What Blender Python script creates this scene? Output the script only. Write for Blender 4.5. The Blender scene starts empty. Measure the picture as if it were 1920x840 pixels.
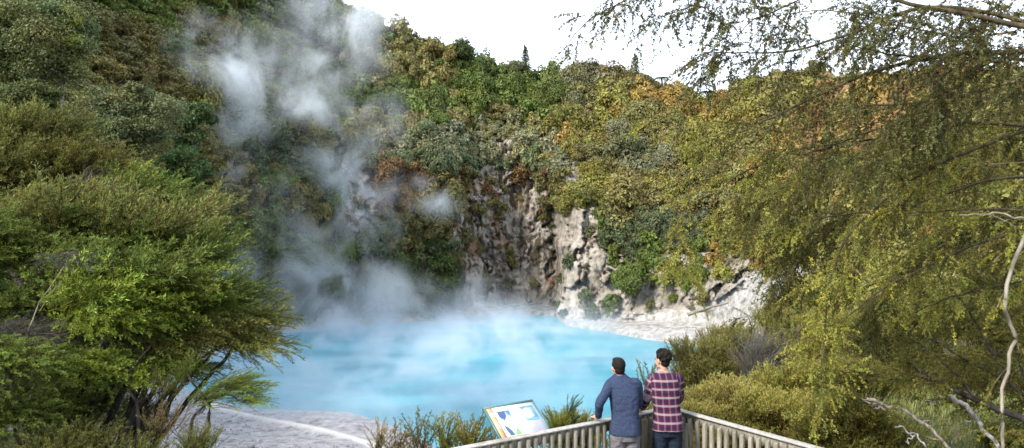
import bpy, math, random
import numpy as np
from mathutils import Vector, Matrix
RNG = np.random.default_rng(11)
random.seed(5)
R = math.radians
SC = bpy.context.scene
COL = SC.collection
F = 1330.0            # focal length in photo pixels (photo 1920 wide)
EYE = 14.0            # eye height above the lake
HORIZ = 430.0

def P(X, Y, d):
    return np.array([(X - 960.0) / F * d, d, EYE - (Y - HORIZ) / F * d])

def px(p):
    p = np.asarray(p, float)
    d = np.maximum(p[..., 1], .01)
    return 960 + F * p[..., 0] / d, HORIZ + F * (EYE - p[..., 2]) / d

# ---------------------------------------------------------------- noise
def _hash(i, j, k, s):
    n = (i.astype(np.int64) * 374761393 + j.astype(np.int64) * 668265263 + k.astype(np.int64) * 2147483647 + s * 1274126177) & 0xffffffff
    n = ((n ^ (n >> 13)) * 1274126177) & 0xffffffff
    n = (n ^ (n >> 16)) & 0xffffffff
    return n / 4294967295.0

def vnoise(p, s=0):
    f = np.floor(p); t = p - f; t = t * t * (3 - 2 * t)
    i, j, k = f[:, 0], f[:, 1], f[:, 2]
    r = 0
    for a in (0, 1):
        wa = t[:, 0] if a else 1 - t[:, 0]
        for b in (0, 1):
            wb = t[:, 1] if b else 1 - t[:, 1]
            for c in (0, 1):
                wc = t[:, 2] if c else 1 - t[:, 2]
                r = r + wa * wb * wc * _hash(i + a, j + b, k + c, s)
    return r

def fbm(p, octv=4, s=0, gain=.5):
    p = np.asarray(p, float); r = 0; a = 1; tot = 0
    for o in range(octv):
        r = r + a * vnoise(p * 2.0 ** o + 17.3 * o, s + o); tot += a; a *= gain
    return r / tot

def voronoi(p, s=0):
    """nearest jittered cell: returns id-random (n,4), vector to centre, F2-F1"""
    f = np.floor(p); best = np.full(len(p), 9e9); sec = np.full(len(p), 9e9); bv = np.zeros_like(p); bi = np.zeros((len(p), 3))
    for a in (-1, 0, 1):
        for b in (-1, 0, 1):
            for c in (-1, 0, 1):
                q = f + [a, b, c]; j = np.stack([_hash(q[:, 0], q[:, 1], q[:, 2], s + k) for k in range(3)], -1)
                v = q + j - p; d = np.linalg.norm(v, axis=1); m = d < best
                sec = np.where(m, best, np.minimum(sec, d)); bv[m] = v[m]; bi[m] = q[m]; best = np.where(m, d, best)
    r = np.stack([_hash(bi[:, 0], bi[:, 1], bi[:, 2], s + 7 + k) for k in range(4)], -1)
    return r, bv, sec - best

# ---------------------------------------------------------------- mesh assembly
class Geo:
    def __init__(s): s.v = []; s.l = []; s.t = []; s.c = []; s.n = 0; s.has = False
    def add(s, v, f, c=None):
        v = np.asarray(v, float).reshape(-1, 3); f = np.asarray(f, int)
        s.v.append(v); s.l.append((f + s.n).ravel()); s.t.append(np.full(len(f), f.shape[1]))
        if c is None: c = np.ones((len(v), 3))
        else:
            c = np.asarray(c, float)
            if c.ndim == 1: c = np.tile(c, (len(v), 1))
        s.c.append(c); s.n += len(v)
        return s
    def mesh(s, name, smooth=False):
        me = bpy.data.meshes.new(name)
        v = np.concatenate(s.v); l = np.concatenate(s.l); t = np.concatenate(s.t)
        me.vertices.add(len(v)); me.vertices.foreach_set('co', v.astype(np.float32).ravel())
        me.loops.add(len(l)); me.loops.foreach_set('vertex_index', l.astype(np.int32))
        me.polygons.add(len(t))
        st = np.zeros(len(t), np.int32); st[1:] = np.cumsum(t)[:-1]
        me.polygons.foreach_set('loop_start', st)
        try: me.polygons.foreach_set('loop_total', t.astype(np.int32))
        except Exception: pass
        if smooth: me.polygons.foreach_set('use_smooth', np.ones(len(t), bool))
        me.update(calc_edges=True)
        a = me.color_attributes.new('col', 'FLOAT_COLOR', 'POINT')
        c = np.ones((len(v), 4), np.float32); c[:, :3] = np.concatenate(s.c)
        a.data.foreach_set('color', c.ravel())
        return me
    def build(s, name, mat, parent=None, smooth=False):
        me = s.mesh(name, smooth); me.materials.append(mat)
        return link(name, me, parent)

def link(name, me, parent=None):
    o = bpy.data.objects.new(name, me); COL.objects.link(o)
    if parent is not None:
        o.parent = parent
        o.matrix_parent_inverse = parent.matrix_world.inverted() if parent.get('_w') is None else Matrix.Translation(-Vector(parent['_w']))
    return o

def tag(o, label=None, cat=None, group=None, kind=None):
    if label: o['label'] = label
    if cat: o['category'] = cat
    if group: o['group'] = group
    if kind: o['kind'] = kind
    return o

def thing(name, label, cat, loc=(0, 0, 0), group=None):
    """Empty at the base; its parts are meshes in world coordinates shifted to it."""
    o = bpy.data.objects.new(name, None); COL.objects.link(o)
    o.location = Vector([float(x) for x in loc]); o.empty_display_size = .2
    o.matrix_world = Matrix.Translation(o.location)
    o['_w'] = [float(x) for x in loc]
    return tag(o, label, cat, group)

def nrm(v):
    v = np.asarray(v, float); return v / np.maximum(np.linalg.norm(v, axis=-1, keepdims=True), 1e-9)

def tube(g, pts, rad, n=6, col=None, cap=True):
    pts = np.asarray(pts, float); m = len(pts)
    rad = np.broadcast_to(np.asarray(rad, float), (m,)) if np.ndim(rad) == 0 or len(np.atleast_1d(rad)) == m else np.interp(np.linspace(0, 1, m), np.linspace(0, 1, len(rad)), rad)
    t = nrm(np.gradient(pts, axis=0))
    ref = np.array([0, 0, 1.]) if abs(t[0, 2]) < .9 else np.array([1., 0, 0])
    u = nrm(np.cross(t, ref)); w = np.cross(t, u)
    a = np.linspace(0, 2 * math.pi, n, endpoint=False)
    v = pts[:, None, :] + rad[:, None, None] * (np.cos(a)[None, :, None] * u[:, None, :] + np.sin(a)[None, :, None] * w[:, None, :])
    i = np.arange(m - 1)[:, None] * n; j = np.arange(n)[None, :]; k = (j + 1) % n
    f = np.stack([i + j, i + k, i + n + k, i + n + j], -1).reshape(-1, 4)
    g.add(v.reshape(-1, 3), f, col)
    if cap and n > 3:
        b = v.reshape(-1, 3)
        g.add(b[-n:], [list(range(n))], col); g.add(b[:n], [list(range(n))[::-1]], col)

def curve(pts, n=12, wob=0.0, seed=0):
    """Catmull-Rom through points, resampled, slightly wobbled."""
    p = np.asarray(pts, float); m = len(p)
    q = np.vstack([2 * p[0] - p[1], p, 2 * p[-1] - p[-2]])
    s = np.linspace(0, m - 1 - 1e-6, n); i = s.astype(int); t = (s - i)[:, None]
    a, b, c, d = q[i], q[i + 1], q[i + 2], q[i + 3]
    r = .5 * (2 * b + (c - a) * t + (2 * a - 5 * b + 4 * c - d) * t ** 2 + (3 * b - a - 3 * c + d) * t ** 3)
    if wob:
        rg = np.random.default_rng(seed); w = rg.normal(0, wob, (n, 3)); w[0] = 0; w[-1] = 0
        w = (w + np.roll(w, 1, 0) + np.roll(w, -1, 0)) / 1.8
        w[0] = 0
        r = r + w
    return r

def box(g, c, s, M=None, col=None):
    c = np.asarray(c, float); s = np.asarray(s, float) / 2
    k = np.array([[x, y, z] for x in (-1, 1) for y in (-1, 1) for z in (-1, 1)], float) * s
    if M is not None: k = k @ np.asarray(M, float).T
    g.add(k + c, [[0, 1, 3, 2], [4, 6, 7, 5], [0, 4, 5, 1], [2, 3, 7, 6], [0, 2, 6, 4], [1, 5, 7, 3]], col)

# ---------------------------------------------------------------- materials
def mat(name):
    m = bpy.data.materials.new(name); m.use_nodes = True
    nt = m.node_tree; b = nt.nodes['Principled BSDF']; return m, nt, b

def nd(nt, typ, **kw):
    n = nt.nodes.new(typ)
    for k, v in kw.items():
        if k.startswith('i_'): n.inputs[k[2:].replace('_', ' ')].default_value = v
        else: setattr(n, k, v)
    return n

def lk(nt, a, b): nt.links.new(a, b)

def simple(name, col, rough=.7, spec=.3, nscale=None, namt=.25, bump=0, bscale=40, coord='Object'):
    m, nt, b = mat(name)
    b.inputs['Roughness'].default_value = rough; b.inputs['Specular IOR Level'].default_value = spec
    b.inputs['Base Color'].default_value = (*col, 1)
    tc = nd(nt, 'ShaderNodeTexCoord')
    if nscale:
        n = nd(nt, 'ShaderNodeTexNoise', i_Scale=nscale, i_Detail=5.0)
        lk(nt, tc.outputs[coord], n.inputs['Vector'])
        r = nd(nt, 'ShaderNodeMapRange', i_To_Min=1 - namt, i_To_Max=1 + namt); r.inputs['From Min'].default_value = .3; r.inputs['From Max'].default_value = .7
        lk(nt, n.outputs['Fac'], r.inputs['Value'])
        mx = nd(nt, 'ShaderNodeMix', data_type='RGBA', blend_type='MULTIPLY'); mx.inputs['Factor'].default_value = 1
        mx.inputs[6].default_value = (*col, 1); lk(nt, r.outputs['Result'], mx.inputs[7])
        lk(nt, mx.outputs[2], b.inputs['Base Color'])
    if bump:
        n = nd(nt, 'ShaderNodeTexNoise', i_Scale=bscale, i_Detail=4.0)
        lk(nt, tc.outputs[coord], n.inputs['Vector'])
        bp = nd(nt, 'ShaderNodeBump', i_Strength=bump, i_Distance=.01)
        lk(nt, n.outputs['Fac'], bp.inputs['Height']); lk(nt, bp.outputs['Normal'], b.inputs['Normal'])
    return m

def leafmat(name, rough=.55, trans=.25, spec=.25):
    m, nt, b = mat(name)
    at = nd(nt, 'ShaderNodeAttribute', attribute_name='col')
    oi = nd(nt, 'ShaderNodeObjectInfo')
    mx = nd(nt, 'ShaderNodeMix', data_type='RGBA', blend_type='MULTIPLY'); mx.inputs['Factor'].default_value = 1
    lk(nt, at.outputs['Color'], mx.inputs[6]); lk(nt, oi.outputs['Color'], mx.inputs[7])
    lk(nt, mx.outputs[2], b.inputs['Base Color'])
    b.inputs['Roughness'].default_value = rough; b.inputs['Specular IOR Level'].default_value = spec
    tr = nd(nt, 'ShaderNodeBsdfTranslucent'); lk(nt, mx.outputs[2], tr.inputs['Color'])
    ms = nd(nt, 'ShaderNodeMixShader'); ms.inputs[0].default_value = trans
    lk(nt, b.outputs[0], ms.inputs[1]); lk(nt, tr.outputs[0], ms.inputs[2])
    lk(nt, ms.outputs[0], nt.nodes['Material Output'].inputs['Surface'])
    return m

def barkmat(name, c1, c2, scale=12):
    m, nt, b = mat(name)
    tc = nd(nt, 'ShaderNodeTexCoord'); mp = nd(nt, 'ShaderNodeMapping'); mp.inputs['Scale'].default_value = (1, 1, .35)
    lk(nt, tc.outputs['Object'], mp.inputs['Vector'])
    n = nd(nt, 'ShaderNodeTexNoise', i_Scale=scale, i_Detail=6.0); lk(nt, mp.outputs[0], n.inputs['Vector'])
    r = nd(nt, 'ShaderNodeValToRGB'); r.color_ramp.elements[0].position = .35; r.color_ramp.elements[1].position = .68
    r.color_ramp.elements[0].color = (*c1, 1); r.color_ramp.elements[1].color = (*c2, 1)
    lk(nt, n.outputs['Fac'], r.inputs['Fac']); lk(nt, r.outputs['Color'], b.inputs['Base Color'])
    b.inputs['Roughness'].default_value = .85; b.inputs['Specular IOR Level'].default_value = .2
    bp = nd(nt, 'ShaderNodeBump', i_Strength=.5, i_Distance=.01); lk(nt, n.outputs['Fac'], bp.inputs['Height']); lk(nt, bp.outputs['Normal'], b.inputs['Normal'])
    return m

M = {}
M['leaf'] = leafmat('leaf')
M['needle'] = leafmat('needle', .5, .3)
M['bark'] = barkmat('bark', (.018, .014, .012), (.085, .072, .062))
M['bark_pale'] = barkmat('bark_pale', (.10, .085, .065), (.34, .30, .25), 20)
M['bark_tan'] = barkmat('bark_tan', (.028, .022, .012), (.10, .078, .042), 20)
M['deadwood'] = barkmat('deadwood', (.13, .12, .115), (.40, .385, .38), 20)
# ---------------------------------------------------------------- camera, light, sky
cam_d = bpy.data.cameras.new('camera'); cam = bpy.data.objects.new('camera', cam_d); COL.objects.link(cam)
cam.location = (0, 0, EYE); cam.rotation_euler = (R(90), 0, 0)
cam_d.sensor_width = 36; cam_d.lens = 36 * F / 1920
cam_d.shift_y = (HORIZ - 420) / 1920
cam_d.clip_start = .05; cam_d.clip_end = 3000
cam_d.dof.use_dof = True; cam_d.dof.focus_distance = 16; cam_d.dof.aperture_fstop = 3.5
SC.camera = cam

SUN_DIR = nrm(np.array([-.62, -.55, .62]))
el = math.asin(SUN_DIR[2]); az = math.atan2(SUN_DIR[0], SUN_DIR[1])
sd = bpy.data.lights.new('sun', 'SUN'); sun = bpy.data.objects.new('sun', sd); COL.objects.link(sun)
sd.energy = 3.1; sd.angle = R(9); sd.color = (1, .93, .82)
sun.rotation_euler = Vector([float(x) for x in SUN_DIR]).to_track_quat('Z', 'Y').to_euler()
sun.location = (0, 0, 60)
W = bpy.data.worlds.new('World'); SC.world = W; W.use_nodes = True
nt = W.node_tree; bg = nt.nodes['Background']; bg.inputs['Strength'].default_value = .15
sky = nd(nt, 'ShaderNodeTexSky', sky_type='NISHITA', sun_disc=False)
sky.sun_elevation = el; sky.sun_rotation = az; sky.dust_density = 3.0; sky.air_density = 1.0
mx = nd(nt, 'ShaderNodeMix', data_type='RGBA'); mx.inputs['Factor'].default_value = .78
mx.inputs[7].default_value = (7.0, 7.7, 8.6, 1)      # overcast veil: even bright cloud
lk(nt, sky.outputs[0], mx.inputs[6]); lk(nt, mx.outputs[2], bg.inputs['Color'])
SC.view_settings.view_transform = 'Standard'; SC.view_settings.look = 'None'
SC.view_settings.exposure = 1.12; SC.view_settings.gamma = 1
cy = SC.cycles
cy.max_bounces = 5; cy.diffuse_bounces = 3; cy.glossy_bounces = 2; cy.transmission_bounces = 4; cy.transparent_max_bounces = 6
cy.volume_bounces = 3; cy.volume_step_rate = 1.6; cy.volume_max_steps = 96
cy.use_denoising = True; cy.caustics_reflective = False; cy.caustics_refractive = False
cy.sample_clamp_indirect = 4

# ---------------------------------------------------------------- terrain: cliffs round the lake
# column table: X: (ridge Y, ridge d, [(Y, d) x4 between], cliff foot d, foot z, shore d)
KEYS = [
 (-900, -500, 40, [(560, 14), (430, 16), (200, 20), (-100, 28)], 11, 12.0, 9),
 (-400, -520, 62, [(600, 24), (430, 28), (200, 34), (-100, 46)], 20, 7.5, 16),
 (-150, -500, 80, [(600, 36), (430, 40), (200, 50), (-50, 62)], 32, 4.0, 26),
 (0,   -400, 95, [(600, 48), (430, 53), (200, 62), (-20, 75)], 43, 2.5, 38),
 (200, -300, 112, [(560, 63), (430, 68), (200, 78), (0, 92)], 59, 1.5, 54),
 (340, -200, 122, [(540, 80), (430, 83), (200, 92), (10, 106)], 75, 1.2, 70),
 (430, -110, 128, [(540, 92), (430, 95), (210, 104), (40, 118)], 89, 1.0, 86),
 (520, -50, 134, [(500, 101), (400, 104), (230, 112), (70, 126)], 99, 1.0, 96),
 (620, 0, 142, [(480, 107), (380, 110), (250, 118), (120, 132)], 105, 1.0, 102),
 (700, 58, 147, [(480, 111), (380, 114), (270, 121), (150, 136)], 109, 1.0, 106),
 (780, 86, 149, [(480, 113), (380, 116), (270, 122), (180, 136)], 111, 1.0, 108),
 (845, 103, 150, [(480, 113), (390, 115), (300, 120), (215, 135)], 111, 1.0, 108.5),
 (872, 110, 152, [(480, 121), (380, 124), (290, 130), (220, 140)], 119, 1.0, 114),
 (950, 135, 155, [(480, 127), (370, 129.5), (280, 134), (225, 142)], 125.5, 1.2, 118),
 (1035, 155, 156, [(480, 123), (370, 126), (280, 132), (230, 142)], 121, 1.2, 115),
 (1052, 157, 152, [(480, 110), (380, 114), (300, 123), (235, 138)], 108, 1.2, 104),
 (1100, 150, 150, [(480, 106), (400, 110), (310, 122), (220, 138)], 104, 1.3, 99.5),
 (1160, 140, 149, [(490, 103), (430, 106), (310, 121), (210, 136)], 101, 1.4, 95),
 (1240, 165, 147, [(500, 98), (450, 102), (330, 117), (230, 134)], 96, 1.6, 89),
 (1320, 195, 142, [(515, 93), (450, 98), (340, 112), (240, 130)], 90.5, 1.8, 83),
 (1400, 165, 128, [(530, 86), (450, 92), (340, 104), (240, 118)], 82, 3.5, 78),
 (1470, 145, 112, [(545, 74), (490, 79), (360, 90), (240, 104)], 70, 5.0, 62),
 (1600, 155, 96, [(560, 56), (470, 61), (350, 72), (240, 86)], 50, 6.5, 44),
 (1800, 165, 76, [(560, 38), (470, 43), (350, 52), (240, 64)], 33, 8.3, 28),
 (2050, 150, 58, [(560, 27), (470, 31), (350, 38), (240, 47)], 23, 9.8, 19),
 (2600, 100, 40, [(560, 16), (470, 19), (350, 24), (220, 30)], 13, 11.2, 11),
 (3200, 60, 30, [(560, 11), (470, 13), (350, 17), (220, 22)], 9, 11.8, 8),
]
KX = np.array([k[0] for k in KEYS], float)
def _rows():
    d = []; z = []
    for X, ry, rd, mid, fd, fz, sh in KEYS:
        base_z = 0.35 if fz < 3 else fz - 1.2
        low_z = -2.0 if fz < 3 else fz - 2.5
        D = [sh - 3, sh, fd] + [m[1] for m in mid] + [rd, rd + 25, rd + 260]
        Z = [low_z, base_z, fz] + [EYE - (m[0] - HORIZ) / F * m[1] for m in mid]
        zr = EYE - (ry - HORIZ) / F * rd
        Z += [zr, zr - 5, 2]
        d.append(D); z.append(Z)
    return np.array(d), np.array(z)
RD, RZ = _rows()
NR = RD.shape[1]
def profile(X, t):
    """X photo column, t in 0..NR-1 along the profile -> depth, height"""
    X = np.asarray(X, float); t = np.clip(np.asarray(t, float), 0, NR - 1 - 1e-6)
    i = t.astype(int); fr = t - i
    X = X + np.clip((X - 700) / 120, 0, 1) * np.clip((1400 - X) / 120, 0, 1) * (fbm(np.stack([t * 2.3, X * .006, t * 0], -1), 4, 91) - .5) * 60
    dd = np.empty_like(X); zz = np.empty_like(X)
    cols_d = np.stack([np.interp(X, KX, RD[:, r]) for r in range(NR)], -1)
    cols_z = np.stack([np.interp(X, KX, RZ[:, r]) for r in range(NR)], -1)
    ii = np.arange(len(X))
    d = cols_d[ii, i] * (1 - fr) + cols_d[ii, i + 1] * fr
    z = cols_z[ii, i] * (1 - fr) + cols_z[ii, i + 1] * fr
    return d, z

def inpoly(X, Y, poly):
    r = np.zeros(np.shape(X), bool); n = len(poly)
    for a in range(n):
        x1, y1 = poly[a]; x2, y2 = poly[(a + 1) % n]
        c = ((y1 > Y) != (y2 > Y)) & (X < (x2 - x1) * (Y - y1) / (y2 - y1 + 1e-9) + x1)
        r ^= c
    return r
ROCK = [
 [(862, 590), (858, 430), (880, 345), (925, 310), (985, 330), (1045, 345), (1060, 300), (1085, 262), (1102, 300), (1112, 380), (1125, 455), (1160, 480), (1290, 470), (1400, 470), (1430, 520), (1500, 480), (1520, 540), (1430, 640), (862, 640)],
 [(560, 340), (590, 305), (660, 285), (715, 300), (725, 350), (715, 420), (700, 480), (665, 480), (655, 400), (640, 355)],
 [(425, 330), (432, 262), (470, 258), (475, 300), (455, 340)],
 [(930, 262), (965, 262), (975, 320), (930, 320)],
 [(340, 640), (340, 570), (860, 570), (860, 640)],
 [(795, 520), (795, 450), (815, 460), (812, 530)],
]

SCREE = [(1150, 600), (1240, 585), (1300, 575), (1350, 560), (1400, 520), (1440, 490), (1540, 450), (1580, 520), (1520, 560), (1460, 640), (1400, 700), (1100, 700)]
def rockmask(X, Y):
    r = np.zeros(np.shape(X), bool)
    for p in ROCK: r |= inpoly(X, Y, p)
    return r

def disp(X, t, d, z):
    """fold and roughen the face: horizontal shift along the sight line direction"""
    x = (X - 960) / F * d
    p = np.stack([x, d, z], -1)
    Yq = HORIZ + F * (EYE - z) / np.maximum(d, 1)
    mask = rockmask(X, Yq) * (1 - .8 * inpoly(X, Yq, SCREE))
    up = np.clip((t - 1.6) / 1.0, 0, 1) * np.clip((NR - 2.2 - t) / 1, 0, 1)
    big = (fbm(p * .055, 3, 3) - .5) * 9.0
    flute = np.abs(fbm(np.stack([x * .16, d * .10, z * .035], -1), 4, 9) - .5) * 2
    med = (fbm(p * np.array([.38, .38, .22]), 4, 21) - .5) * 3.2
    small = (fbm(p * np.array([1.1, 1.1, .8]), 3, 33) - .5) * 1.3
    crack = np.clip(.08 - np.abs(fbm(p * np.array([.5, .5, .16]), 3, 44) - .5), 0, .08) / .08
    sl = np.stack([p[:, 0] * .9 + p[:, 2] * .35, p[:, 1] * .5, p[:, 2] * .28], -1)
    rid = (np.abs(fbm(sl, 5, 61, .6) - .5) * 2 - .2) * 2.4
    blk = np.zeros(len(p))
    w_ = np.where((mask > 0) & (up > 0))[0]
    if len(w_):
        pw = p[w_]; wp = np.stack([fbm(pw * .5, 2, 81), fbm(pw * .5, 2, 82), fbm(pw * .5, 2, 83)], -1) * .8
        for sc, am_, sd_ in ((np.array([.16, .16, .05]), 3.4, 101), (np.array([.5, .5, .13]), 1.1, 111), (np.array([1.5, 1.5, .6]), .22, 121)):
            rr, bv_, ed = voronoi(pw * sc + wp, sd_)
            blk[w_] += am_ * ((rr[:, 0] - .5) + bv_[:, 0] * (rr[:, 1] - .5) * 1.6 + bv_[:, 2] * (rr[:, 2] - .4) * .9 + np.clip(.06 - ed, 0, .06) * 8)
    amt = up * (big + mask * (-(flute - .25) * 2.2 + med * .5 + rid + blk * .8) + (1 - mask) * med * .6)
    far = np.clip((d - 20) / 50, .12, 1)
    low = (1 - up) * np.clip(t / 1.0, 0, 1)
    dz = low * (fbm(p * np.array([.12, .12, .1]), 3, 55) - .5) * 1.2 * far
    return amt * far, dz

Xs = np.unique(np.concatenate([np.arange(-900, -100, 25), np.arange(-100, 360, 8), np.arange(360, 820, 5), np.arange(820, 1500, 2.6), np.arange(1500, 2000, 10), np.arange(2000, 3201, 40)]))
ts = np.unique(np.concatenate([np.linspace(0, 2, 16), np.linspace(2, 5, 120), np.linspace(5, 7, 50), np.linspace(7, 9, 10)]))
XX, TT = np.meshgrid(Xs, ts)
d0, z0 = profile(XX.ravel(), TT.ravel())
am, dz = disp(XX.ravel(), TT.ravel(), d0, z0)
d1 = d0 + am
V = np.stack([(XX.ravel() - 960) / F * d1, d1, z0 + dz], -1)
nR, nC = XX.shape
ii, jj = np.meshgrid(np.arange(nR - 1), np.arange(nC - 1), indexing='ij')
q = (ii * nC + jj).ravel()
Fq = np.stack([q, q + 1, q + nC + 1, q + nC], -1)
# rock material: pale altered rhyolite with pink, grey, ochre and dark seep streaks
def rockmat():
    m, nt, b = mat('cliff_rock')
    g = nd(nt, 'ShaderNodeNewGeometry')
    def noise(sc, scale, detail=5, rough=.55):
        mp = nd(nt, 'ShaderNodeMapping'); mp.inputs['Scale'].default_value = sc
        lk(nt, g.outputs['Position'], mp.inputs['Vector'])
        n = nd(nt, 'ShaderNodeTexNoise', i_Scale=scale, i_Detail=float(detail), i_Roughness=rough); lk(nt, mp.outputs[0], n.inputs['Vector']); return n
    def ramp(src, els):
        r = nd(nt, 'ShaderNodeValToRGB'); cr = r.color_ramp
        while len(cr.elements) < len(els): cr.elements.new(.5)
        for e, (p, c) in zip(cr.elements, els): e.position = p; e.color = (*c, 1)
        lk(nt, src, r.inputs['Fac']); return r
    def mixc(f, a, bb, typ='MIX'):
        x = nd(nt, 'ShaderNodeMix', data_type='RGBA', blend_type=typ)
        if hasattr(f, 'links') or hasattr(f, 'is_linked'): lk(nt, f, x.inputs[0])
        else: x.inputs[0].default_value = f
        lk(nt, a, x.inputs[6])
        if isinstance(bb, tuple): x.inputs[7].default_value = (*bb, 1)
        else: lk(nt, bb, x.inputs[7])
        return x.outputs[2]
    n1 = noise((1, 1, .5), .35, 8, .65)
    base = ramp(n1.outputs['Fac'], [(.30, (.09, .075, .055)), (.40, (.28, .245, .205)), (.52, (.42, .385, .34)), (.64, (.58, .55, .51))])
    at = nd(nt, 'ShaderNodeAttribute', attribute_name='col')     # r: vegetated soil, g: dark seep zone, b: white sinter
    sp = nd(nt, 'ShaderNodeSeparateColor'); lk(nt, at.outputs['Color'], sp.inputs[0])
    n2 = noise((1, 1, .16), .8, 6, .6)
    st = ramp(n2.outputs['Fac'], [(.48, (0, 0, 0)), (.57, (1, 1, 1))])
    mul = nd(nt, 'ShaderNodeMath', operation='MULTIPLY'); lk(nt, st.outputs[0], mul.inputs[0]); lk(nt, sp.outputs[1], mul.inputs[1])
    bd_ = mixc(sp.outputs[1], base.outputs[0], (.82, .79, .76), 'MULTIPLY')
    c = mixc(mul.outputs[0], bd_, (.065, .052, .032))
    n3 = noise((1, 1, .6), .22, 5, .6)
    oc = ramp(n3.outputs['Fac'], [(.57, (0, 0, 0)), (.66, (.75, .75, .75))])
    mul2 = nd(nt, 'ShaderNodeMath', operation='MULTIPLY'); lk(nt, oc.outputs[0], mul2.inputs[0]); lk(nt, sp.outputs[1], mul2.inputs[1])
    c = mixc(mul2.outputs[0], c, (.26, .12, .045))
    n4 = noise((1, 1, .8), 1.4, 5, .6)
    soil = ramp(n4.outputs['Fac'], [(.35, (.016, .018, .006)), (.5, (.035, .033, .014)), (.68, (.09, .055, .025))])
    c = mixc(sp.outputs[0], c, soil.outputs[0])
    n5 = noise((1, 1, 1), 1.2, 6, .6)
    wh = ramp(n5.outputs['Fac'], [(.3, (.22, .21, .20)), (.46, (.36, .345, .33)), (.6, (.52, .505, .49))])
    c = mixc(sp.outputs[2], c, wh.outputs[0])
    lk(nt, c, b.inputs['Base Color'])
    b.inputs['Roughness'].default_value = .9; b.inputs['Specular IOR Level'].default_value = .15
    n6 = noise((1, 1, .6), 2.2, 7, .7)
    bp = nd(nt, 'ShaderNodeBump', i_Strength=1.0, i_Distance=.6); lk(nt, n6.outputs['Fac'], bp.inputs['Height']); lk(nt, bp.outputs['Normal'], b.inputs['Normal'])
    return m
M['rock'] = rockmat()
vx, vy = px(V)
Xo = XX.ravel(); Yo = HORIZ + F * (EYE - z0) / np.maximum(d0, 1)
nz = fbm(V * np.array([.25, .25, .25]), 4, 71)
rk = rockmask(Xo + (nz - .5) * 60, Yo + (nz - .5) * 50).astype(float)
soilw = 1 - rk
seep = ((Xo > 850) & (Xo < 1048)).astype(float) * .95 + ((Xo >= 1048) & (Xo < 1140)) * .25 + ((Xo >= 1140)) * .18 + (Xo <= 850) * .5
sint = ((TT.ravel() < 2.15) & (Xo > 1046)).astype(float)
scree = inpoly(Xo, Yo + (nz - .5) * 30, SCREE).astype(float)
sint = np.maximum(sint, scree)
sint = np.where((TT.ravel() < 2.0) & (Xo <= 1046) & (Xo > 300), .35, sint)
g = Geo(); g.add(V, Fq, np.stack([soilw * (1 - sint), seep, sint], -1))
tag(g.build('cliff', M['rock'], smooth=True), kind='structure')

# ---------------------------------------------------------------- near ground: slope from the lookout down to the shore
SHX = np.array([-900, -300, 0, 150, 260, 340, 420, 480, 600, 650, 710, 765, 830, 900, 1100, 1240, 1300, 1400, 1500, 3200.])
SHD = np.array([9, 20, 46, 62, 70, 62, 56.5, 55, 54.5, 54.2, 51.5, 48.5, 44.5, 41, 38, 40, 48, 60, 60, 60.])
def near_rows(X):
    X = np.asarray(X, float)
    sh = np.interp(X, SHX, SHD)
    r = np.clip((X - 1230) / 270, 0, 1); r = r * r * (3 - 2 * r)   # right-hand shelf
    l = np.clip((200 - X) / 400, 0, 1)
    dl = np.stack([sh * 0 + .3, sh * 0 + 3, sh * 0 + 6, sh * 0 + 11, np.minimum(18, sh * .45), sh * .62, sh * .8, sh * .93, sh, sh + 2.5, sh + 6], -1)
    zc = np.array([12.35, 11.9, 11.0, 8.6, 5.6, 3.0, 1.1, .55, 0.06, -.6, -2.0])
    zr = np.array([12.35, 12.1, 11.6, 10.7, 10.0, 8.2, 6.6, 5.8, 5.4, 5.3, 5.2])
    zl = np.array([12.35, 12.2, 12.0, 11.0, 9.5, 7.0, 4.5, 3.6, 3.2, 3.0, 2.6])
    z = zc[None] * (1 - r[:, None]) * (1 - l[:, None]) + zr[None] * r[:, None] + zl[None] * l[:, None]
    dl = np.maximum.accumulate(dl + np.arange(11) * .01, axis=1)
    return dl, z
def near_at(X, d):
    dl, z = near_rows(X)
    return np.array([np.interp(dd, a, b) for dd, a, b in zip(np.atleast_1d(d), dl, z)])
def ground_z(x, y):
    """height of near ground at world x,y"""
    X = 960 + F * np.atleast_1d(x) / np.maximum(np.atleast_1d(y), .3)
    z = near_at(np.clip(X, -900, 3200), np.atleast_1d(y))
    return z
nX = np.concatenate([np.arange(-900, -200, 30), np.arange(-200, 2000, 8), np.arange(2000, 3201, 40)])
nT = np.linspace(0, 10, 160)
XX2, TT2 = np.meshgrid(nX, nT)
dl, zz = near_rows(nX)
D2 = np.array([np.interp(nT, np.arange(11), dl[i]) for i in range(len(nX))]).T
Z2 = np.array([np.interp(nT, np.arange(11), zz[i]) for i in range(len(nX))]).T
p2 = np.stack([(XX2 - 960) / F * D2, D2, Z2], -1).reshape(-1, 3)
w = np.clip((p2[:, 1] - 5) / 30, 0, 1)
edge = np.clip(p2[:, 2] / .6, 0, 1)
p2[:, 2] += (fbm(p2 * np.array([.16, .16, 0]), 4, 5) - .5) * np.where(p2[:, 2] < 2.5, .35, 1.5) * w * edge
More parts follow.
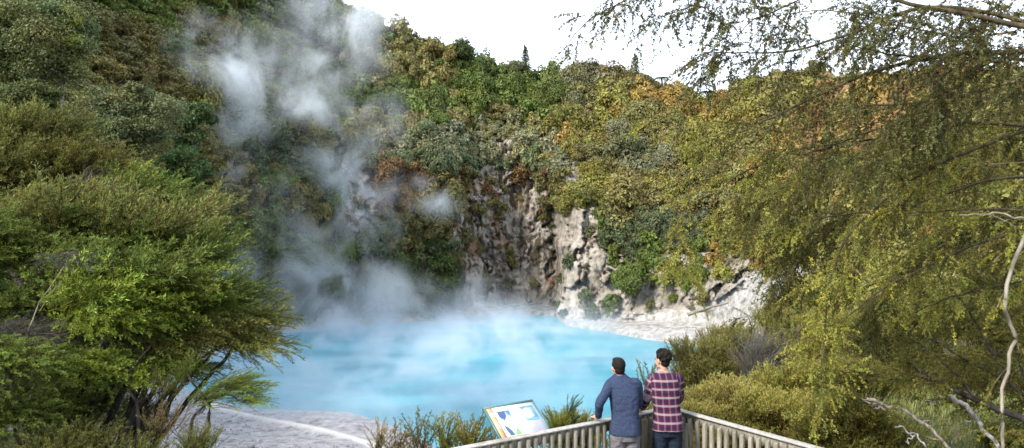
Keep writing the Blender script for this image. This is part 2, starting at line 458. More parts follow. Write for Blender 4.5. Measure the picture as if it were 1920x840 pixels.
# raised pale rib across the beach
rib = np.exp(-((p2[:, 0] - np.interp(p2[:, 1], [40, 43, 48, 54], [-6.5, -9, -15, -23])) / .7) ** 2) * (p2[:, 1] > 36) * (p2[:, 1] < 60)
p2[:, 2] += rib * .12
nR2, nC2 = XX2.shape
ii, jj = np.meshgrid(np.arange(nR2 - 1), np.arange(nC2 - 1), indexing='ij'); q = (ii * nC2 + jj).ravel()
Fq2 = np.stack([q, q + 1, q + nC2 + 1, q + nC2], -1)
X2, Y2 = px(p2)
sandw = ((p2[:, 1] > 27) & (p2[:, 2] < 4.2) & (X2 > 180) & (X2 < 1290)).astype(float)
def groundmat():
    m, nt, b = mat('slope_ground')
    g = nd(nt, 'ShaderNodeNewGeometry'); at = nd(nt, 'ShaderNodeAttribute', attribute_name='col')
    sp = nd(nt, 'ShaderNodeSeparateColor'); lk(nt, at.outputs['Color'], sp.inputs[0])
    def noise(scale, sc=(1, 1, 1), d=6.):
        mp = nd(nt, 'ShaderNodeMapping'); mp.inputs['Scale'].default_value = sc; lk(nt, g.outputs['Position'], mp.inputs['Vector'])
        n = nd(nt, 'ShaderNodeTexNoise', i_Scale=scale, i_Detail=d, i_Roughness=.65); lk(nt, mp.outputs[0], n.inputs['Vector']); return n
    def ramp(src, els):
        r = nd(nt, 'ShaderNodeValToRGB'); cr = r.color_ramp
        while len(cr.elements) < len(els): cr.elements.new(.5)
        for e, (p, c) in zip(cr.elements, els): e.position = p; e.color = (*c, 1)
        lk(nt, src, r.inputs['Fac']); return r.outputs[0]
    a = ramp(noise(2.0).outputs['Fac'], [(.35, (.03, .03, .012)), (.55, (.07, .065, .03)), (.7, (.12, .10, .06))])
    s = ramp(noise(1.6, (1, .5, 1), 9.).outputs['Fac'], [(.36, (.14, .14, .152)), (.47, (.235, .232, .247)), (.56, (.28, .277, .292)), (.64, (.34, .337, .35))])
    x = nd(nt, 'ShaderNodeMix', data_type='RGBA'); lk(nt, sp.outputs[0], x.inputs[0]); lk(nt, a, x.inputs[6]); lk(nt, s, x.inputs[7])
    y = nd(nt, 'ShaderNodeMix', data_type='RGBA'); lk(nt, sp.outputs[1], y.inputs[0]); lk(nt, x.outputs[2], y.inputs[6]); y.inputs[7].default_value = (.50, .49, .48, 1)
    lk(nt, y.outputs[2], b.inputs['Base Color']); b.inputs['Roughness'].default_value = .92; b.inputs['Specular IOR Level'].default_value = .15
    bp = nd(nt, 'ShaderNodeBump', i_Strength=.8, i_Distance=.12); lk(nt, noise(3.5, (1, 1, 1), 9.).outputs['Fac'], bp.inputs['Height']); lk(nt, bp.outputs['Normal'], b.inputs['Normal'])
    return m
M['ground'] = groundmat()
ribc = np.clip(rib * .8, 0, 1) * sandw
# pale dried rim right at the waterline
g = Geo(); g.add(p2, Fq2, np.stack([sandw, ribc, sandw * 0], -1))
tag(g.build('hillside', M['ground'], smooth=True), kind='structure')
# one wide sheet under everything
g = Geo(); g.add([[-900, -400, -2.3], [900, -400, -2.3], [900, 1200, -2.3], [-900, 1200, -2.3]], [[0, 1, 2, 3]], [0, 0, 0])
tag(g.build('ground', M['ground']), kind='structure')
g = Geo(); gx, gy = np.meshgrid(np.linspace(-60, 60, 25), np.linspace(-60, 3, 13))
gp = np.stack([gx, gy, 12.35 + np.minimum(gy, 0) * .0 + (fbm(np.stack([gx * .1, gy * .1, gx * 0], -1).reshape(-1, 3), 3).reshape(gx.shape) - .5) * 1.0 - .35], -1).reshape(-1, 3)
q = (np.arange(12)[:, None] * 25 + np.arange(24)[None]).ravel()
g.add(gp, np.stack([q, q + 1, q + 26, q + 25], -1), [0, 0, 0]); tag(g.build('path', M['ground'], smooth=True), kind='structure')

# ---------------------------------------------------------------- lake
m, nt, b = mat('milky_water')
ge = nd(nt, 'ShaderNodeNewGeometry'); mp = nd(nt, 'ShaderNodeMapping'); mp.inputs['Scale'].default_value = (.35, 1, 1); lk(nt, ge.outputs['Position'], mp.inputs['Vector'])
n = nd(nt, 'ShaderNodeTexNoise', i_Scale=.16, i_Detail=6.0); lk(nt, mp.outputs[0], n.inputs['Vector'])
r = nd(nt, 'ShaderNodeValToRGB'); r.color_ramp.elements[0].position = .38; r.color_ramp.elements[1].position = .62
r.color_ramp.elements[0].color = (.028, .235, .335, 1); r.color_ramp.elements[1].color = (.085, .37, .48, 1)
lk(nt, n.outputs['Fac'], r.inputs['Fac']); lk(nt, r.outputs[0], b.inputs['Base Color'])
b.inputs['Roughness'].default_value = .28; b.inputs['IOR'].default_value = 1.33
mp2 = nd(nt, 'ShaderNodeMapping'); mp2.inputs['Scale'].default_value = (1, 2.2, 1); lk(nt, ge.outputs['Position'], mp2.inputs['Vector'])
n2 = nd(nt, 'ShaderNodeTexNoise', i_Scale=1.3, i_Detail=7.0, i_Roughness=.65); lk(nt, mp2.outputs[0], n2.inputs['Vector'])
bp = nd(nt, 'ShaderNodeBump', i_Strength=1.0, i_Distance=.5); lk(nt, n2.outputs['Fac'], bp.inputs['Height']); lk(nt, bp.outputs['Normal'], b.inputs['Normal'])
M['water'] = m
g = Geo(); g.add([[-90, 20, 0], [75, 20, 0], [75, 135, 0], [-90, 135, 0]], [[0, 1, 2, 3]])
tag(g.build('lake', M['water']), kind='structure')
# ---------------------------------------------------------------- foliage templates
def rand_unit(n, rg): return nrm(rg.normal(size=(n, 3)))

def leaf_quads(pos, nor, size, rg, aspect=.55):
    """one small rhombic leaf per point, roughly facing nor"""
    n = len(pos)
    a = nrm(np.cross(nor, rand_unit(n, rg))); b = np.cross(nor, a)
    s = (size * rg.uniform(.6, 1.4, n))[:, None]
    v = np.stack([pos - a * s, pos - b * s * aspect, pos + a * s, pos + b * s * aspect], 1)
    return v.reshape(-1, 3), np.arange(4 * n).reshape(n, 4)

def crown_template(seed, nleaf, leaf, nl=16, flat=.8, style='round'):
    """crown of radius 1 centred on the origin, built of uneven lobes covered in leaves"""
    rg = np.random.default_rng(seed)
    g = Geo(); n = nleaf // nl
    for k in range(nl):
        if style == 'tier':
            z = rg.uniform(-.6, .8); a = rg.uniform(0, 2 * math.pi); rr = rg.uniform(.15, .95) * math.sqrt(max(0.05, 1 - z * z * .8))
            c = np.array([rr * math.cos(a), rr * math.sin(a), z * .8]); lr = np.array([rg.uniform(.3, .5)] * 2 + [rg.uniform(.10, .18)])
        elif style == 'spire':
            z = -1 + 2 * k / nl; w = (1 - (z + 1) / 2) * .55 + .12; a = k * 2.4
            c = np.array([w * .6 * math.cos(a), w * .6 * math.sin(a), z]); lr = np.array([w * .7, w * .7, .2])
        else:
            d = rand_unit(1, rg)[0]; d[2] = d[2] * .9 + .25; d = nrm(d)
            c = d * rg.uniform(.35, .78) * np.array([1, 1, flat]); l0 = rg.uniform(.26, .46); lr = np.array([l0, l0, l0 * rg.uniform(.65, .95)])
        u = rand_unit(n, rg); u[:, 2] = np.where(u[:, 2] < -.7, -u[:, 2], u[:, 2])
        lump = 1 + .28 * (fbm(u * 2.6 + k * 9, 2, seed) - .5) * 2
        pos = c + u * lr * (lump * rg.uniform(.72, 1.06, n) ** 1.0)[:, None]
        nor = nrm(u / lr * lr.mean() * .95 + .45 * rg.normal(size=(n, 3)) + np.array([0, 0, .25]))
        v, f = leaf_quads(pos, nor, leaf, rg)
        tone = rg.uniform(.78, 1.2); hue = rg.normal(0, .05)
        lt = tone * rg.uniform(.84, 1.18, n)
        col = np.stack([lt * (1 + hue), lt, lt * (1 - hue)], -1)
        g.add(v, f, np.repeat(col, 4, 0))
    # a few bare twigs poking through
    for k in range(5):
        d = rand_unit(1, rg)[0]; d[2] = abs(d[2])
        tube(g, [np.array([0, 0, -.6]), d * .5 + [0, 0, -.1], d * .98], [.035, .02, .006], 4, (1.6, 1.3, 1.2), cap=False)
    return g

ROUND = [crown_template(s, 5200, .055, nl, fl).mesh('foliage_round') for s, nl, fl in ((1, 18, .8), (2, 24, .9), (3, 15, .7), (4, 28, 1.0), (5, 20, .85))]
TIER = [crown_template(s, 5200, .050, 26, 1, 'tier').mesh('foliage_tier') for s in (11, 12, 13)]
SPIRE = [crown_template(s, 3000, .05, 18, 1, 'spire').mesh('foliage_spire') for s in (21, 22)]
for me in ROUND + TIER + SPIRE: me.materials.append(M['leaf'])
LO = [crown_template(s, 850, .115, nl, fl) for s, nl, fl in ((31, 14, .8), (32, 18, .9), (33, 12, .7), (34, 20, .95))]
LOT = [crown_template(s, 1300, .09, 20, 1, 'tier') for s in (41, 42)]
gt = Geo()
tube(gt, [(0, 0, -1.6), (.05, 0, -.9), (-.05, .05, -.3), (0, 0, .3)], [.09, .07, .05, .03], 6)
for a in range(5):
    an = a * 1.3; tube(gt, [(0, 0, -.6), (.25 * math.cos(an), .25 * math.sin(an), -.2), (.6 * math.cos(an), .6 * math.sin(an), .15)], [.035, .025, .01], 4, cap=False)
TRUNK = gt.mesh('trunk', True); TRUNK.materials.append(M['bark_pale'])

def surf(X, t):
    X = np.atleast_1d(np.asarray(X, float)); t = np.atleast_1d(np.asarray(t, float))
    d, z = profile(X, t); a, dz = disp(X, t, d, z); dd = d + a
    return np.stack([(X - 960) / F * dd, dd, z + dz], -1), d, z

# foliage tones by place in the basin (plant colours; golden right side paints in warm sunlight)
C_DKGRN = np.array([.056, .078, .022]); C_GRN = np.array([.090, .125, .030]); C_OLV = np.array([.140, .132, .050])
C_GREY = np.array([.145, .155, .092]); C_GOLD = np.array([.225, .165, .050]); C_RUST = np.array([.165, .105, .045])
C_YEL = np.array([.175, .172, .045]); C_BLUG = np.array([.078, .100, .052])
def tone(X, Y, rg, p):
    """plant communities lie in patches; neighbours mostly match, a few differ"""
    u = float(np.clip((fbm(np.array([p * .045]), 3, 301)[0] - .5) * 2.6 + .5 + rg.normal(0, .13), 0, .999))
    if X < 420: c = [C_DKGRN, C_GRN, C_YEL * .85, C_OLV][int(np.searchsorted([.30, .72, .86], u))]
    elif X < 650: c = [C_DKGRN, C_GRN, C_OLV, C_BLUG][int(np.searchsorted([.3, .68, .88], u))]
    elif X < 1060:
        if Y < 320: c = [C_GRN * .9, C_OLV, C_GREY, C_BLUG * 1.3][int(np.searchsorted([.28, .58, .88], u))]
        else: c = [C_DKGRN, C_BLUG, C_OLV * .8, C_RUST * .7][int(np.searchsorted([.34, .58, .93], u))]
    elif X < 1330:
        if Y < 400: c = [C_GREY, C_OLV, C_YEL, C_GOLD][int(np.searchsorted([.16, .42, .74], u))]
        else: c = [C_BLUG, C_GRN, C_OLV][int(np.searchsorted([.4, .75], u))]
    else: c = [C_OLV, C_YEL, C_GOLD, C_RUST][int(np.searchsorted([.3, .62, .86], u))]
    c = c * (1.28 if X < 1060 else 1.12) * np.array([1.05, 1, .9])
    return c * rg.uniform(.82, 1.18) * np.array([rg.uniform(.94, 1.06), 1, rg.uniform(.88, 1.12)])

# ---------------------------------------------------------------- scatter over the walls
rg = np.random.default_rng(77)
cand = []
NC = 60000
Xc = rg.uniform(-420, 2350, NC); tc_ = rg.uniform(1.7, 7.25, NC)
Pc, dc, zc = surf(Xc, tc_)
Yc = HORIZ + F * (EYE - zc) / np.maximum(dc, 1)
# area weight: column width grows with depth
eps = .02
Pa, _, _ = surf(Xc + 1, tc_); Pb, _, _ = surf(Xc, tc_ + eps)
d2, z2 = profile(Xc, tc_ + eps)
area = dc / F * np.hypot(d2 - dc, z2 - zc) / eps
wgt = area / np.quantile(area, .9)
keep = rg.random(NC) < wgt
nzc = fbm(Pc * .25, 4, 71)
rock = rockmask(Xc + (nzc - .5) * 60, Yc + (nzc - .5) * 50)
keep &= ~(rock) | (rg.random(NC) < np.where((Xc > 850) & (Xc < 1045) & (Yc > 330), .05, np.where((Xc > 1150) & (Yc < 560), .16, .05))) & ~inpoly(Xc, Yc, SCREE)
keep &= ~((Yc < -260) | (Yc > 640))
idx = np.where(keep)[0]
acc = []; cell = {}
for i in idx:
    d = dc[i]; base = np.interp(d, [15, 40, 80, 150], [1.3, 1.7, 2.15, 2.7])
    if Yc[i] > 400 and Xc[i] > 840: base *= .6
    if tc_[i] > 6.6: base *= .8
    if 850 < Xc[i] < 1060 and Yc[i] > 225: base *= .6
    r = base * float(np.clip(rg.lognormal(-.05, .32), .45, 1.9))
    p = Pc[i]; key = tuple((p // 4).astype(int)); ok = True
    for a in (-1, 0, 1):
        for b_ in (-1, 0, 1):
            for c_ in (-1, 0, 1):
                for (q_, rq) in cell.get((key[0] + a, key[1] + b_, key[2] + c_), ()):
                    if np.linalg.norm(p - q_) < .47 * (r + rq): ok = False; break
                if not ok: break
            if not ok: break
        if not ok: break
    if not ok: continue
    cell.setdefault(key, []).append((p, r)); acc.append((i, r))
pts = []
for i, r in acc:
    p = Pc[i].copy(); X, Y = Xc[i], Yc[i]
    pts.append(dict(p=p, r=r, X=X, Y=Y, d=dc[i], t=tc_[i], c=tone(X, Y, rg, p)))
print('forest plants', len(pts))
# those that show largest are trees of their own
def visible(q):
    X, Y = px(q['p'] + np.array([0, 0, q['r'] * .5]))
    if X < 5 or X > 1440 or Y < 0 or Y > 600 or q['t'] > 6.95: return False
    if X < 400 and Y > 190 + X * .75: return False     # behind the near shrubs
    return True
vis = sorted([q for q in pts if visible(q)], key=lambda q: -q['r'] / q['d'])[:270]
ids = set(id(q) for q in vis)
rest = [q for q in pts if id(q) not in ids]
# merged mass of everything smaller
def merge(lst, name, label, keepf=None):
    g = Geo()
    for k, q in enumerate(lst):
        T = (LOT if (q['X'] < 420 and k % 2) else LO)[k % (2 if (q['X'] < 420 and k % 2) else 4)]
        a = rg.uniform(0, 6.28); s = q['r']; ca, sa = math.cos(a), math.sin(a)
        Rm = np.array([[ca, -sa, 0], [sa, ca, 0], [0, 0, 1]]) * s * np.array([1, 1, rg.uniform(.95, 1.3) if q['X'] < 600 else rg.uniform(1.0, 1.7)])
        off = q['p'] + np.array([0, -.25 * s, s * .1])
        for v, c in zip(T.v, T.c): pass
        v = np.concatenate(T.v) @ Rm.T + off; c = np.concatenate(T.c) * q['c']
        T_l = np.concatenate(T.l); T_t = np.concatenate(T.t)
        g.v.append(v); g.l.append(T_l + g.n); g.t.append(T_t); g.c.append(c); g.n += len(v)
    return tag(g.build(name, M['leaf']), label, kind='stuff')
merge([q for q in rest], 'forest', None)

def region(X, Y, t):
    if t > 6.3: return 'on the skyline ' + ('left of the sky notch' if X < 1000 else 'behind the weeping branches')
    return None
groups = {}
for q in vis:
    X, Y = px(q['p'] + np.array([0, 0, q['r'] * .4])); q['sx'], q['sy'] = X, Y
    top = q['t'] > 6.35
    if X < 420: base = 'on the left hillside'; z = 'near the top edge' if Y < 110 else 'beside the upper steam' if X > 300 and Y < 300 else 'above the near shrubs'
    elif X < 660: base = 'on the left cliff'; z = 'behind the upper steam' if Y < 230 else 'above the steaming rock' if Y < 330 else 'by the steaming rock' if Y < 480 else 'near the lake steam'
    elif X < 860: base = 'on the cliff spur'; z = 'below the skyline' if Y < 160 else 'half way down' if Y < 320 else 'above the low lake steam'
    elif X < 1045: base = 'above dark streaked rock'; z = 'below the skyline' if Y < 195 else 'near the bare face' if Y > 265 else 'half way up'
    elif X < 1240: base = 'right of the rock fin'; z = 'below the skyline' if Y < 200 else 'on the golden slope' if Y < 400 else 'above the white ledge'
    else: base = 'on the right slope'; z = 'below the skyline' if Y < 230 else 'behind weeping branches' if Y < 420 else 'above the white scree'
    c = q['c']; r_, g_, b_ = c
    hue = 'golden' if r_ > g_ * 1.12 and r_ > .13 else 'rusty' if r_ > g_ * 1.3 else 'yellow-green' if (g_ > b_ * 3.4 and g_ > .11) else 'grey-green' if b_ > .45 * g_ and g_ > .085 else 'dark-green' if g_ < .068 else 'olive'
    q['hue'] = hue; q['reg'] = (base, z)
    groups.setdefault((base, z, hue), []).append(q)
ORD = ['leftmost', 'second from left', 'third from left', 'fourth from left', 'fifth from left', 'sixth from left', 'seventh from left', 'eighth from left', 'ninth from left', 'tenth from left']
def ordn(k, n):
    if n == 1: return ''
    if k < 10 and k < (n + 1) // 2: return ', ' + ORD[k]
    j = n - 1 - k
    return ', ' + (['rightmost'] + [o.replace('left', 'right') for o in ORD[1:]])[min(j, 9)]
nlab = 0
for (base, z, hue), lst in groups.items():
    lst.sort(key=lambda q: q['sx'])
    for k, q in enumerate(lst):
        q['label'] = f"{hue} tree {base} {z}{ordn(k, len(lst)) if len(lst) <= 20 else ordn(min(k, 9) if k < len(lst) / 2 else max(k, len(lst) - 10), len(lst))}"
for q in vis:
    me = (TIER if (q['X'] < 420 and rg.random() < .55) else ROUND); me = me[rg.integers(len(me))]
    s = q['r']; h = q['p'] + np.array([0, 0, s * .4])
    root = thing('bushy_tree', q['label'], 'tree', q['p'], 'trees covering the crater walls')
    a = rg.uniform(0, 6.28); sz = s * (rg.uniform(.95, 1.3) if q['X'] < 600 else rg.uniform(1.0, 1.6))
    o = bpy.data.objects.new('crown', me); COL.objects.link(o); o.parent = root
    o.location = (0, -.3 * s, s * .15); o.rotation_euler = (rg.uniform(-.2, .2), rg.uniform(-.2, .2), a); o.scale = (s, s, sz)
    o.color = (*[float(x) for x in q['c']], 1)
    o2 = bpy.data.objects.new('trunk', TRUNK); COL.objects.link(o2); o2.parent = root
    o2.location = (0, -.1 * s, s * .15); o2.rotation_euler = (0, 0, a); o2.scale = (s * .9, s * .9, s * .7)

# ---------------------------------------------------------------- skyline specials
def fern_crown(seed, L=2.0, nf=16):
    rg = np.random.default_rng(seed); g = Geo()
    for k in range(nf):
        a = 2 * math.pi * k / nf + rg.normal(0, .1); dr = rg.uniform(.15, .5)
        t = np.linspace(0, 1, 9); d = np.array([math.cos(a), math.sin(a), 0])
        path = np.outer(t * L, d) + np.outer(L * (.42 * t - (.55 + dr) * t ** 2), [0, 0, 1])
        tube(g, path, [.03, .008], 4, (.8, .7, .5), cap=False)
        side = np.array([-d[1], d[0], 0])
        for j in range(1, 9):
            for tt in (0, .33, .66):
                tj = (j - tt) / 8; pj = np.array([np.interp(tj, t, path[:, m_]) for m_ in range(3)])
                w = L * .22 * math.sin(math.pi * min(1, tj * .95 + .08)) + .03
                for sg in (-1, 1):
                    tip = pj + side * sg * w + d * w * .35 - np.array([0, 0, w * .3])
                    g.add([pj - d * .05, pj + d * .05, tip], [[0, 1, 2]], np.array([1, 1, 1]) * rg.uniform(.7, 1.2))
    return g
def tree_fern(X, Ytop, Ybase, d, L, label, col=(.05, .065, .025)):
    top = P(X, Ytop, d); b_ = P(X, Ybase, d)
    root = thing('tree_fern', label, 'tree fern', b_, 'tree ferns standing up on the skyline')
    g = fern_crown(int(X), L)
    for k in range(len(g.v)): g.v[k] = g.v[k] + top; g.c[k] = g.c[k] * np.array(col)
    g.build('crown', M['leaf'], root)
    g = Geo(); tube(g, curve([b_ - [0, 0, 3], (b_ + top) / 2 + [.15, 0, 0], top], 8), [.22, .15], 8); g.build('trunk', M['bark'], root, True)
tree_fern(712, 34, 60, 146, 2.0, 'dark tree fern standing up against the sky above the steaming left ridge')
tree_fern(1327, 172, 192, 138, 2.3, 'small tree fern on the skyline just left of the weeping branches')
tree_fern(1240, 146, 172, 142, 2.3, 'tree fern on the skyline right of the slim conifer')
def special(me, X, Y0, Y1, d, w, label, kind='slim_conifer', cat='tree', col=(.06, .065, .03)):
    """crown spanning photo rows Y0..Y1 at depth d"""
    c = P(X, (Y0 + Y1) / 2, d); h = (Y1 - Y0) / F * d / 2
    root = thing(kind, label, cat, c - [0, 0, h * 1.3])
    o = bpy.data.objects.new('crown', me); COL.objects.link(o); o.parent = root; o.location = (0, 0, h * 1.3); o.scale = (w, w, h); o.color = (*col, 1)
    g = Geo(); tube(g, [c - [0, 0, h * 1.3 + 2], c + [0, 0, h * .7]], [.2, .05], 6); g.build('trunk', M['bark'], root, True)
special(SPIRE[0], 985, 86, 128, 152, 1.9, 'slim grey poplar-like tree standing alone above the middle skyline')
special(SPIRE[1], 1192, 102, 150, 146, 1.7, 'slim dark conifer on the skyline above the golden slope')
for (X, Y0, Y1, d, w, lab, c) in [
    (868, 68, 122, 149, 3.3, 'dark rounded tree rising highest on the middle of the falling skyline', C_DKGRN),
    (965, 112, 140, 152, 2.2, 'pale round-headed tree just left of the slim grey skyline tree', C_GREY),
    (1110, 108, 145, 150, 3.6, 'grey round tree at the top left of the golden knoll', C_OLV),
    (1150, 112, 165, 148, 4.4, 'golden dome-shaped tree crowning the knoll above the rock fin', C_GOLD),
    (1215, 140, 175, 146, 2.6, 'small olive tree right of the slim dark conifer', C_OLV)]:
    special(ROUND[int(X) % 5], X, Y0, Y1, d, w, lab, 'skyline_tree', 'tree', c)
# ---------------------------------------------------------------- near foliage: plumes stamped along branches
def plume_template(seed, nside=12, nleaf=12, leaf=.075, w=.014, spread=.5, droop=.15, side=.36, cluster=False):
    """unit-length leafy twig along +X; returns (V, F, tone)"""
    rg = np.random.default_rng(seed); g = Geo()
    t = np.linspace(0, 1, 6)
    def stem(s): return np.stack([s, .04 * np.sin(s * 5 + seed), -droop * s ** 2 + .03 * np.sin(s * 4)], -1)
    tube(g, stem(t), [.010, .003], 3, (.55, .42, .30), cap=False)
    P_, D_ = [], []
    for k in range(nside):
        s0 = .08 + .88 * (k + .5) / nside + rg.normal(0, .015); b_ = stem(np.array([s0]))[0]
        ang = (1 if k % 2 else -1) * rg.uniform(.35, .75) * spread * 2; el_ = rg.normal(.05, .35)
        d = nrm(np.array([math.cos(ang), math.sin(ang), math.sin(el_) * .8])); L = side * (1.08 - s0 * .75) * rg.uniform(.7, 1.2)
        e = b_ + d * L + np.array([0, 0, -.12 * L]); m_ = (b_ + e) / 2 + np.array([0, 0, .05 * L])
        tube(g, [b_, m_, e], [.004, .0015], 3, (.6, .46, .3), cap=False)
        q = rg.uniform(.05, 1.05, nleaf); pp = b_ + (e - b_) * q[:, None]; P_.append(pp); D_.append(np.tile(d, (nleaf, 1)))
    q = rg.uniform(.1, 1.02, nleaf * 2); P_.append(stem(q)); D_.append(np.tile([1, 0, -.1], (nleaf * 2, 1)))
    Pp = np.concatenate(P_); Dd = nrm(np.concatenate(D_)); n = len(Pp)
    if cluster:      # little rosettes of leaves
        Pp = np.repeat(Pp[::4], 4, 0)[:n]; Dd = np.repeat(Dd[::4], 4, 0)[:n]; n = len(Pp)
        ld = nrm(Dd * .3 + rg.normal(size=(n, 3)))
    else: ld = nrm(Dd + rg.normal(size=(n, 3)) * .45)
    sd_ = nrm(np.cross(ld, rand_unit(n, rg))); L = (leaf * rg.uniform(.6, 1.3, n))[:, None]
    v = np.stack([Pp, Pp + ld * L * .5 + sd_ * w, Pp + ld * L, Pp + ld * L * .5 - sd_ * w], 1).reshape(-1, 3)
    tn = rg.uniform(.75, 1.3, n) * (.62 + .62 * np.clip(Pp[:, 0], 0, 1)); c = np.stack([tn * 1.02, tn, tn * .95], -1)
    g.add(v, np.arange(4 * n).reshape(n, 4), np.repeat(c, 4, 0))
    V = np.concatenate(g.v); C = np.concatenate(g.c)
    return V, np.concatenate(g.l), np.concatenate(g.t), C

NEEDLE = [plume_template(100 + s, 15, 9, .060, .0055, .30, .10, .20) for s in range(4)]        # fine feathery plumes
SPRIG = [plume_template(200 + s, 7, 10, .075, .020, .62, .22, .22, True) for s in range(4)]    # open twigs with tiny leaf rosettes
BUSHY = [plume_template(300 + s, 9, 12, .085, .014, .5, .05, .3) for s in range(3)]             # upright shrub shoots
FINE = [plume_template(600 + s, 9, 6, .085, .010, .34, .08, .26) for s in range(4)]        # coarser stand-off version for bushes farther away
SHOOT = [plume_template(500 + s, 12, 9, .060, .007, .22, .02, .13) for s in range(3)]      # slender upright shoots
BARE = [plume_template(400 + s, 14, 1, .02, .003, .6, .1, .4) for s in range(2)]                # leafless twiggery

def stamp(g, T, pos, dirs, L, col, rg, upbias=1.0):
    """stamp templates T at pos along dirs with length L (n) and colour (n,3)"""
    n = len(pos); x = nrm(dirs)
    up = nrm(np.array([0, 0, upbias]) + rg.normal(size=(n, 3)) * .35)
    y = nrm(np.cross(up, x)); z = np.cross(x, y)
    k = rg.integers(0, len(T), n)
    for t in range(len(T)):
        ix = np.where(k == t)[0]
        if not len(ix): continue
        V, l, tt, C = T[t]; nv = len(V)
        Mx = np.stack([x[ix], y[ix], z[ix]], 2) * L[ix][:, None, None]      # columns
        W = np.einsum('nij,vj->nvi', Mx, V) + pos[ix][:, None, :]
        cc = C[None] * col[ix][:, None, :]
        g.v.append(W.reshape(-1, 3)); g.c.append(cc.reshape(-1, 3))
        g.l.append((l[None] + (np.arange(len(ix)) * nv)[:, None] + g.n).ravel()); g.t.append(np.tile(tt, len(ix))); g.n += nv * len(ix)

def pads_plant(name, label, cat, base, trunks, pads, T, seed, twig_mat, trunk_r=.05, L=(.35, .6), group=None, kind_leaf='needle', every=14, crown='crown', shell=2.0):
    """a bushy plant: trunks are polylines, pads are (centre, radii, main direction, count, colour)"""
    rg = np.random.default_rng(seed); root = thing(name, label, cat, base, group)
    g = Geo(); b = Geo(); ends = []
    for tr in trunks:
        path = curve(tr, 14, .03, seed + len(ends)); tube(b, path, [trunk_r, trunk_r * .35], 7); ends.append(path)
    allp = np.concatenate(ends)
    for pad in pads:
        c, r, main, n, col = pad[:5]; L1 = pad[5] if len(pad) > 5 else L
        c = np.asarray(c, float); r = np.asarray(r, float); main = nrm(np.asarray(main, float))
        u = rand_unit(n, rg); u[:, 2] = np.where((u[:, 2] < -.25) & (rg.random(n) < .7), -u[:, 2], u[:, 2])
        rad = rg.random(n) ** (1 / shell)
        pos = c + u * r * rad[:, None]
        d = nrm(main * .9 + u * np.array([.5, .5, .35]) + rg.normal(size=(n, 3)) * .14)
        ll = rg.uniform(L1[0], L1[1], n)
        nn = fbm(pos * 1.3, 2, seed)[:, None]
        cc = np.asarray(col)[None] * (.35 + 1.3 * nn) * rg.uniform(.8, 1.2, (n, 1)) * np.stack([rg.uniform(.9, 1.15, n), np.ones(n), rg.uniform(.8, 1.15, n)], -1)
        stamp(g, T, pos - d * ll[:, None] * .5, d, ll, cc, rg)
        # limb to the pad, then twigs to a sample of plumes
        k = np.argmin(np.linalg.norm(allp - (c - main * r.max() * .8), axis=1) + np.abs(allp[:, 2] - c[2]) * .3)
        s = allp[k]; m1 = (s + c) / 2 + rg.normal(0, .08, 3) - main * .1
        limb = curve([s, m1, c], 10, .02, int(rg.integers(1e6))); tube(b, limb, [trunk_r * .45, trunk_r * .16], 5)
        for q in pos[::every]:
            a = limb[rg.integers(4, 10)]; tube(b, curve([a, (a + q) / 2 + rg.normal(0, .05, 3), q], 5), [trunk_r * .12 + .002, .002], 4, cap=False)
    g.build(crown, M[kind_leaf], root); b.build('trunk', twig_mat, root, True)
    return root

MIDGRN = (.12, .168, .036); LIME = (.175, .24, .038); OLIVE = (.148, .165, .046); BROWNISH = (.14, .115, .055); GOLDEN = (.19, .18, .038)  # leaf colours of the near plants, from mid green to golden

# ---- left foreground shrub: plumes sweeping to the right above leaning dark trunks
d = 11.5
B = P(210, 900, d)
trunks = [[P(150, 900, d), P(215, 760, d + .2), P(300, 620, d + .3), P(380, 560, d + .3)], [P(200, 900, d - .3), P(270, 740, d - .3), P(330, 620, d), P(420, 600, d)],
          [P(120, 900, d + .5), P(150, 760, d + .5), P(200, 600, d + .6), P(230, 500, d + .6)], [P(240, 900, d + .2), P(300, 800, d), P(345, 690, d - .1), P(430, 640, d - .2)],
          [P(90, 900, d + .8), P(100, 700, d + .8), P(110, 520, d + .8)], [P(180, 900, d + .3), P(235, 790, d + .4), P(260, 650, d + .7), P(300, 520, d + .8)]]
for k in range(9):
    x0 = 110 + k * 17; trunks.append([P(x0, 900, d + .2 * (k % 4)), P(x0 + 25 + 6 * k, 790, d + .2 * (k % 3)), P(x0 + 70 + 12 * k, 680, d + .2 * (k % 4)), P(x0 + 95 + 15 * k, 610, d + .3)])
pads = []
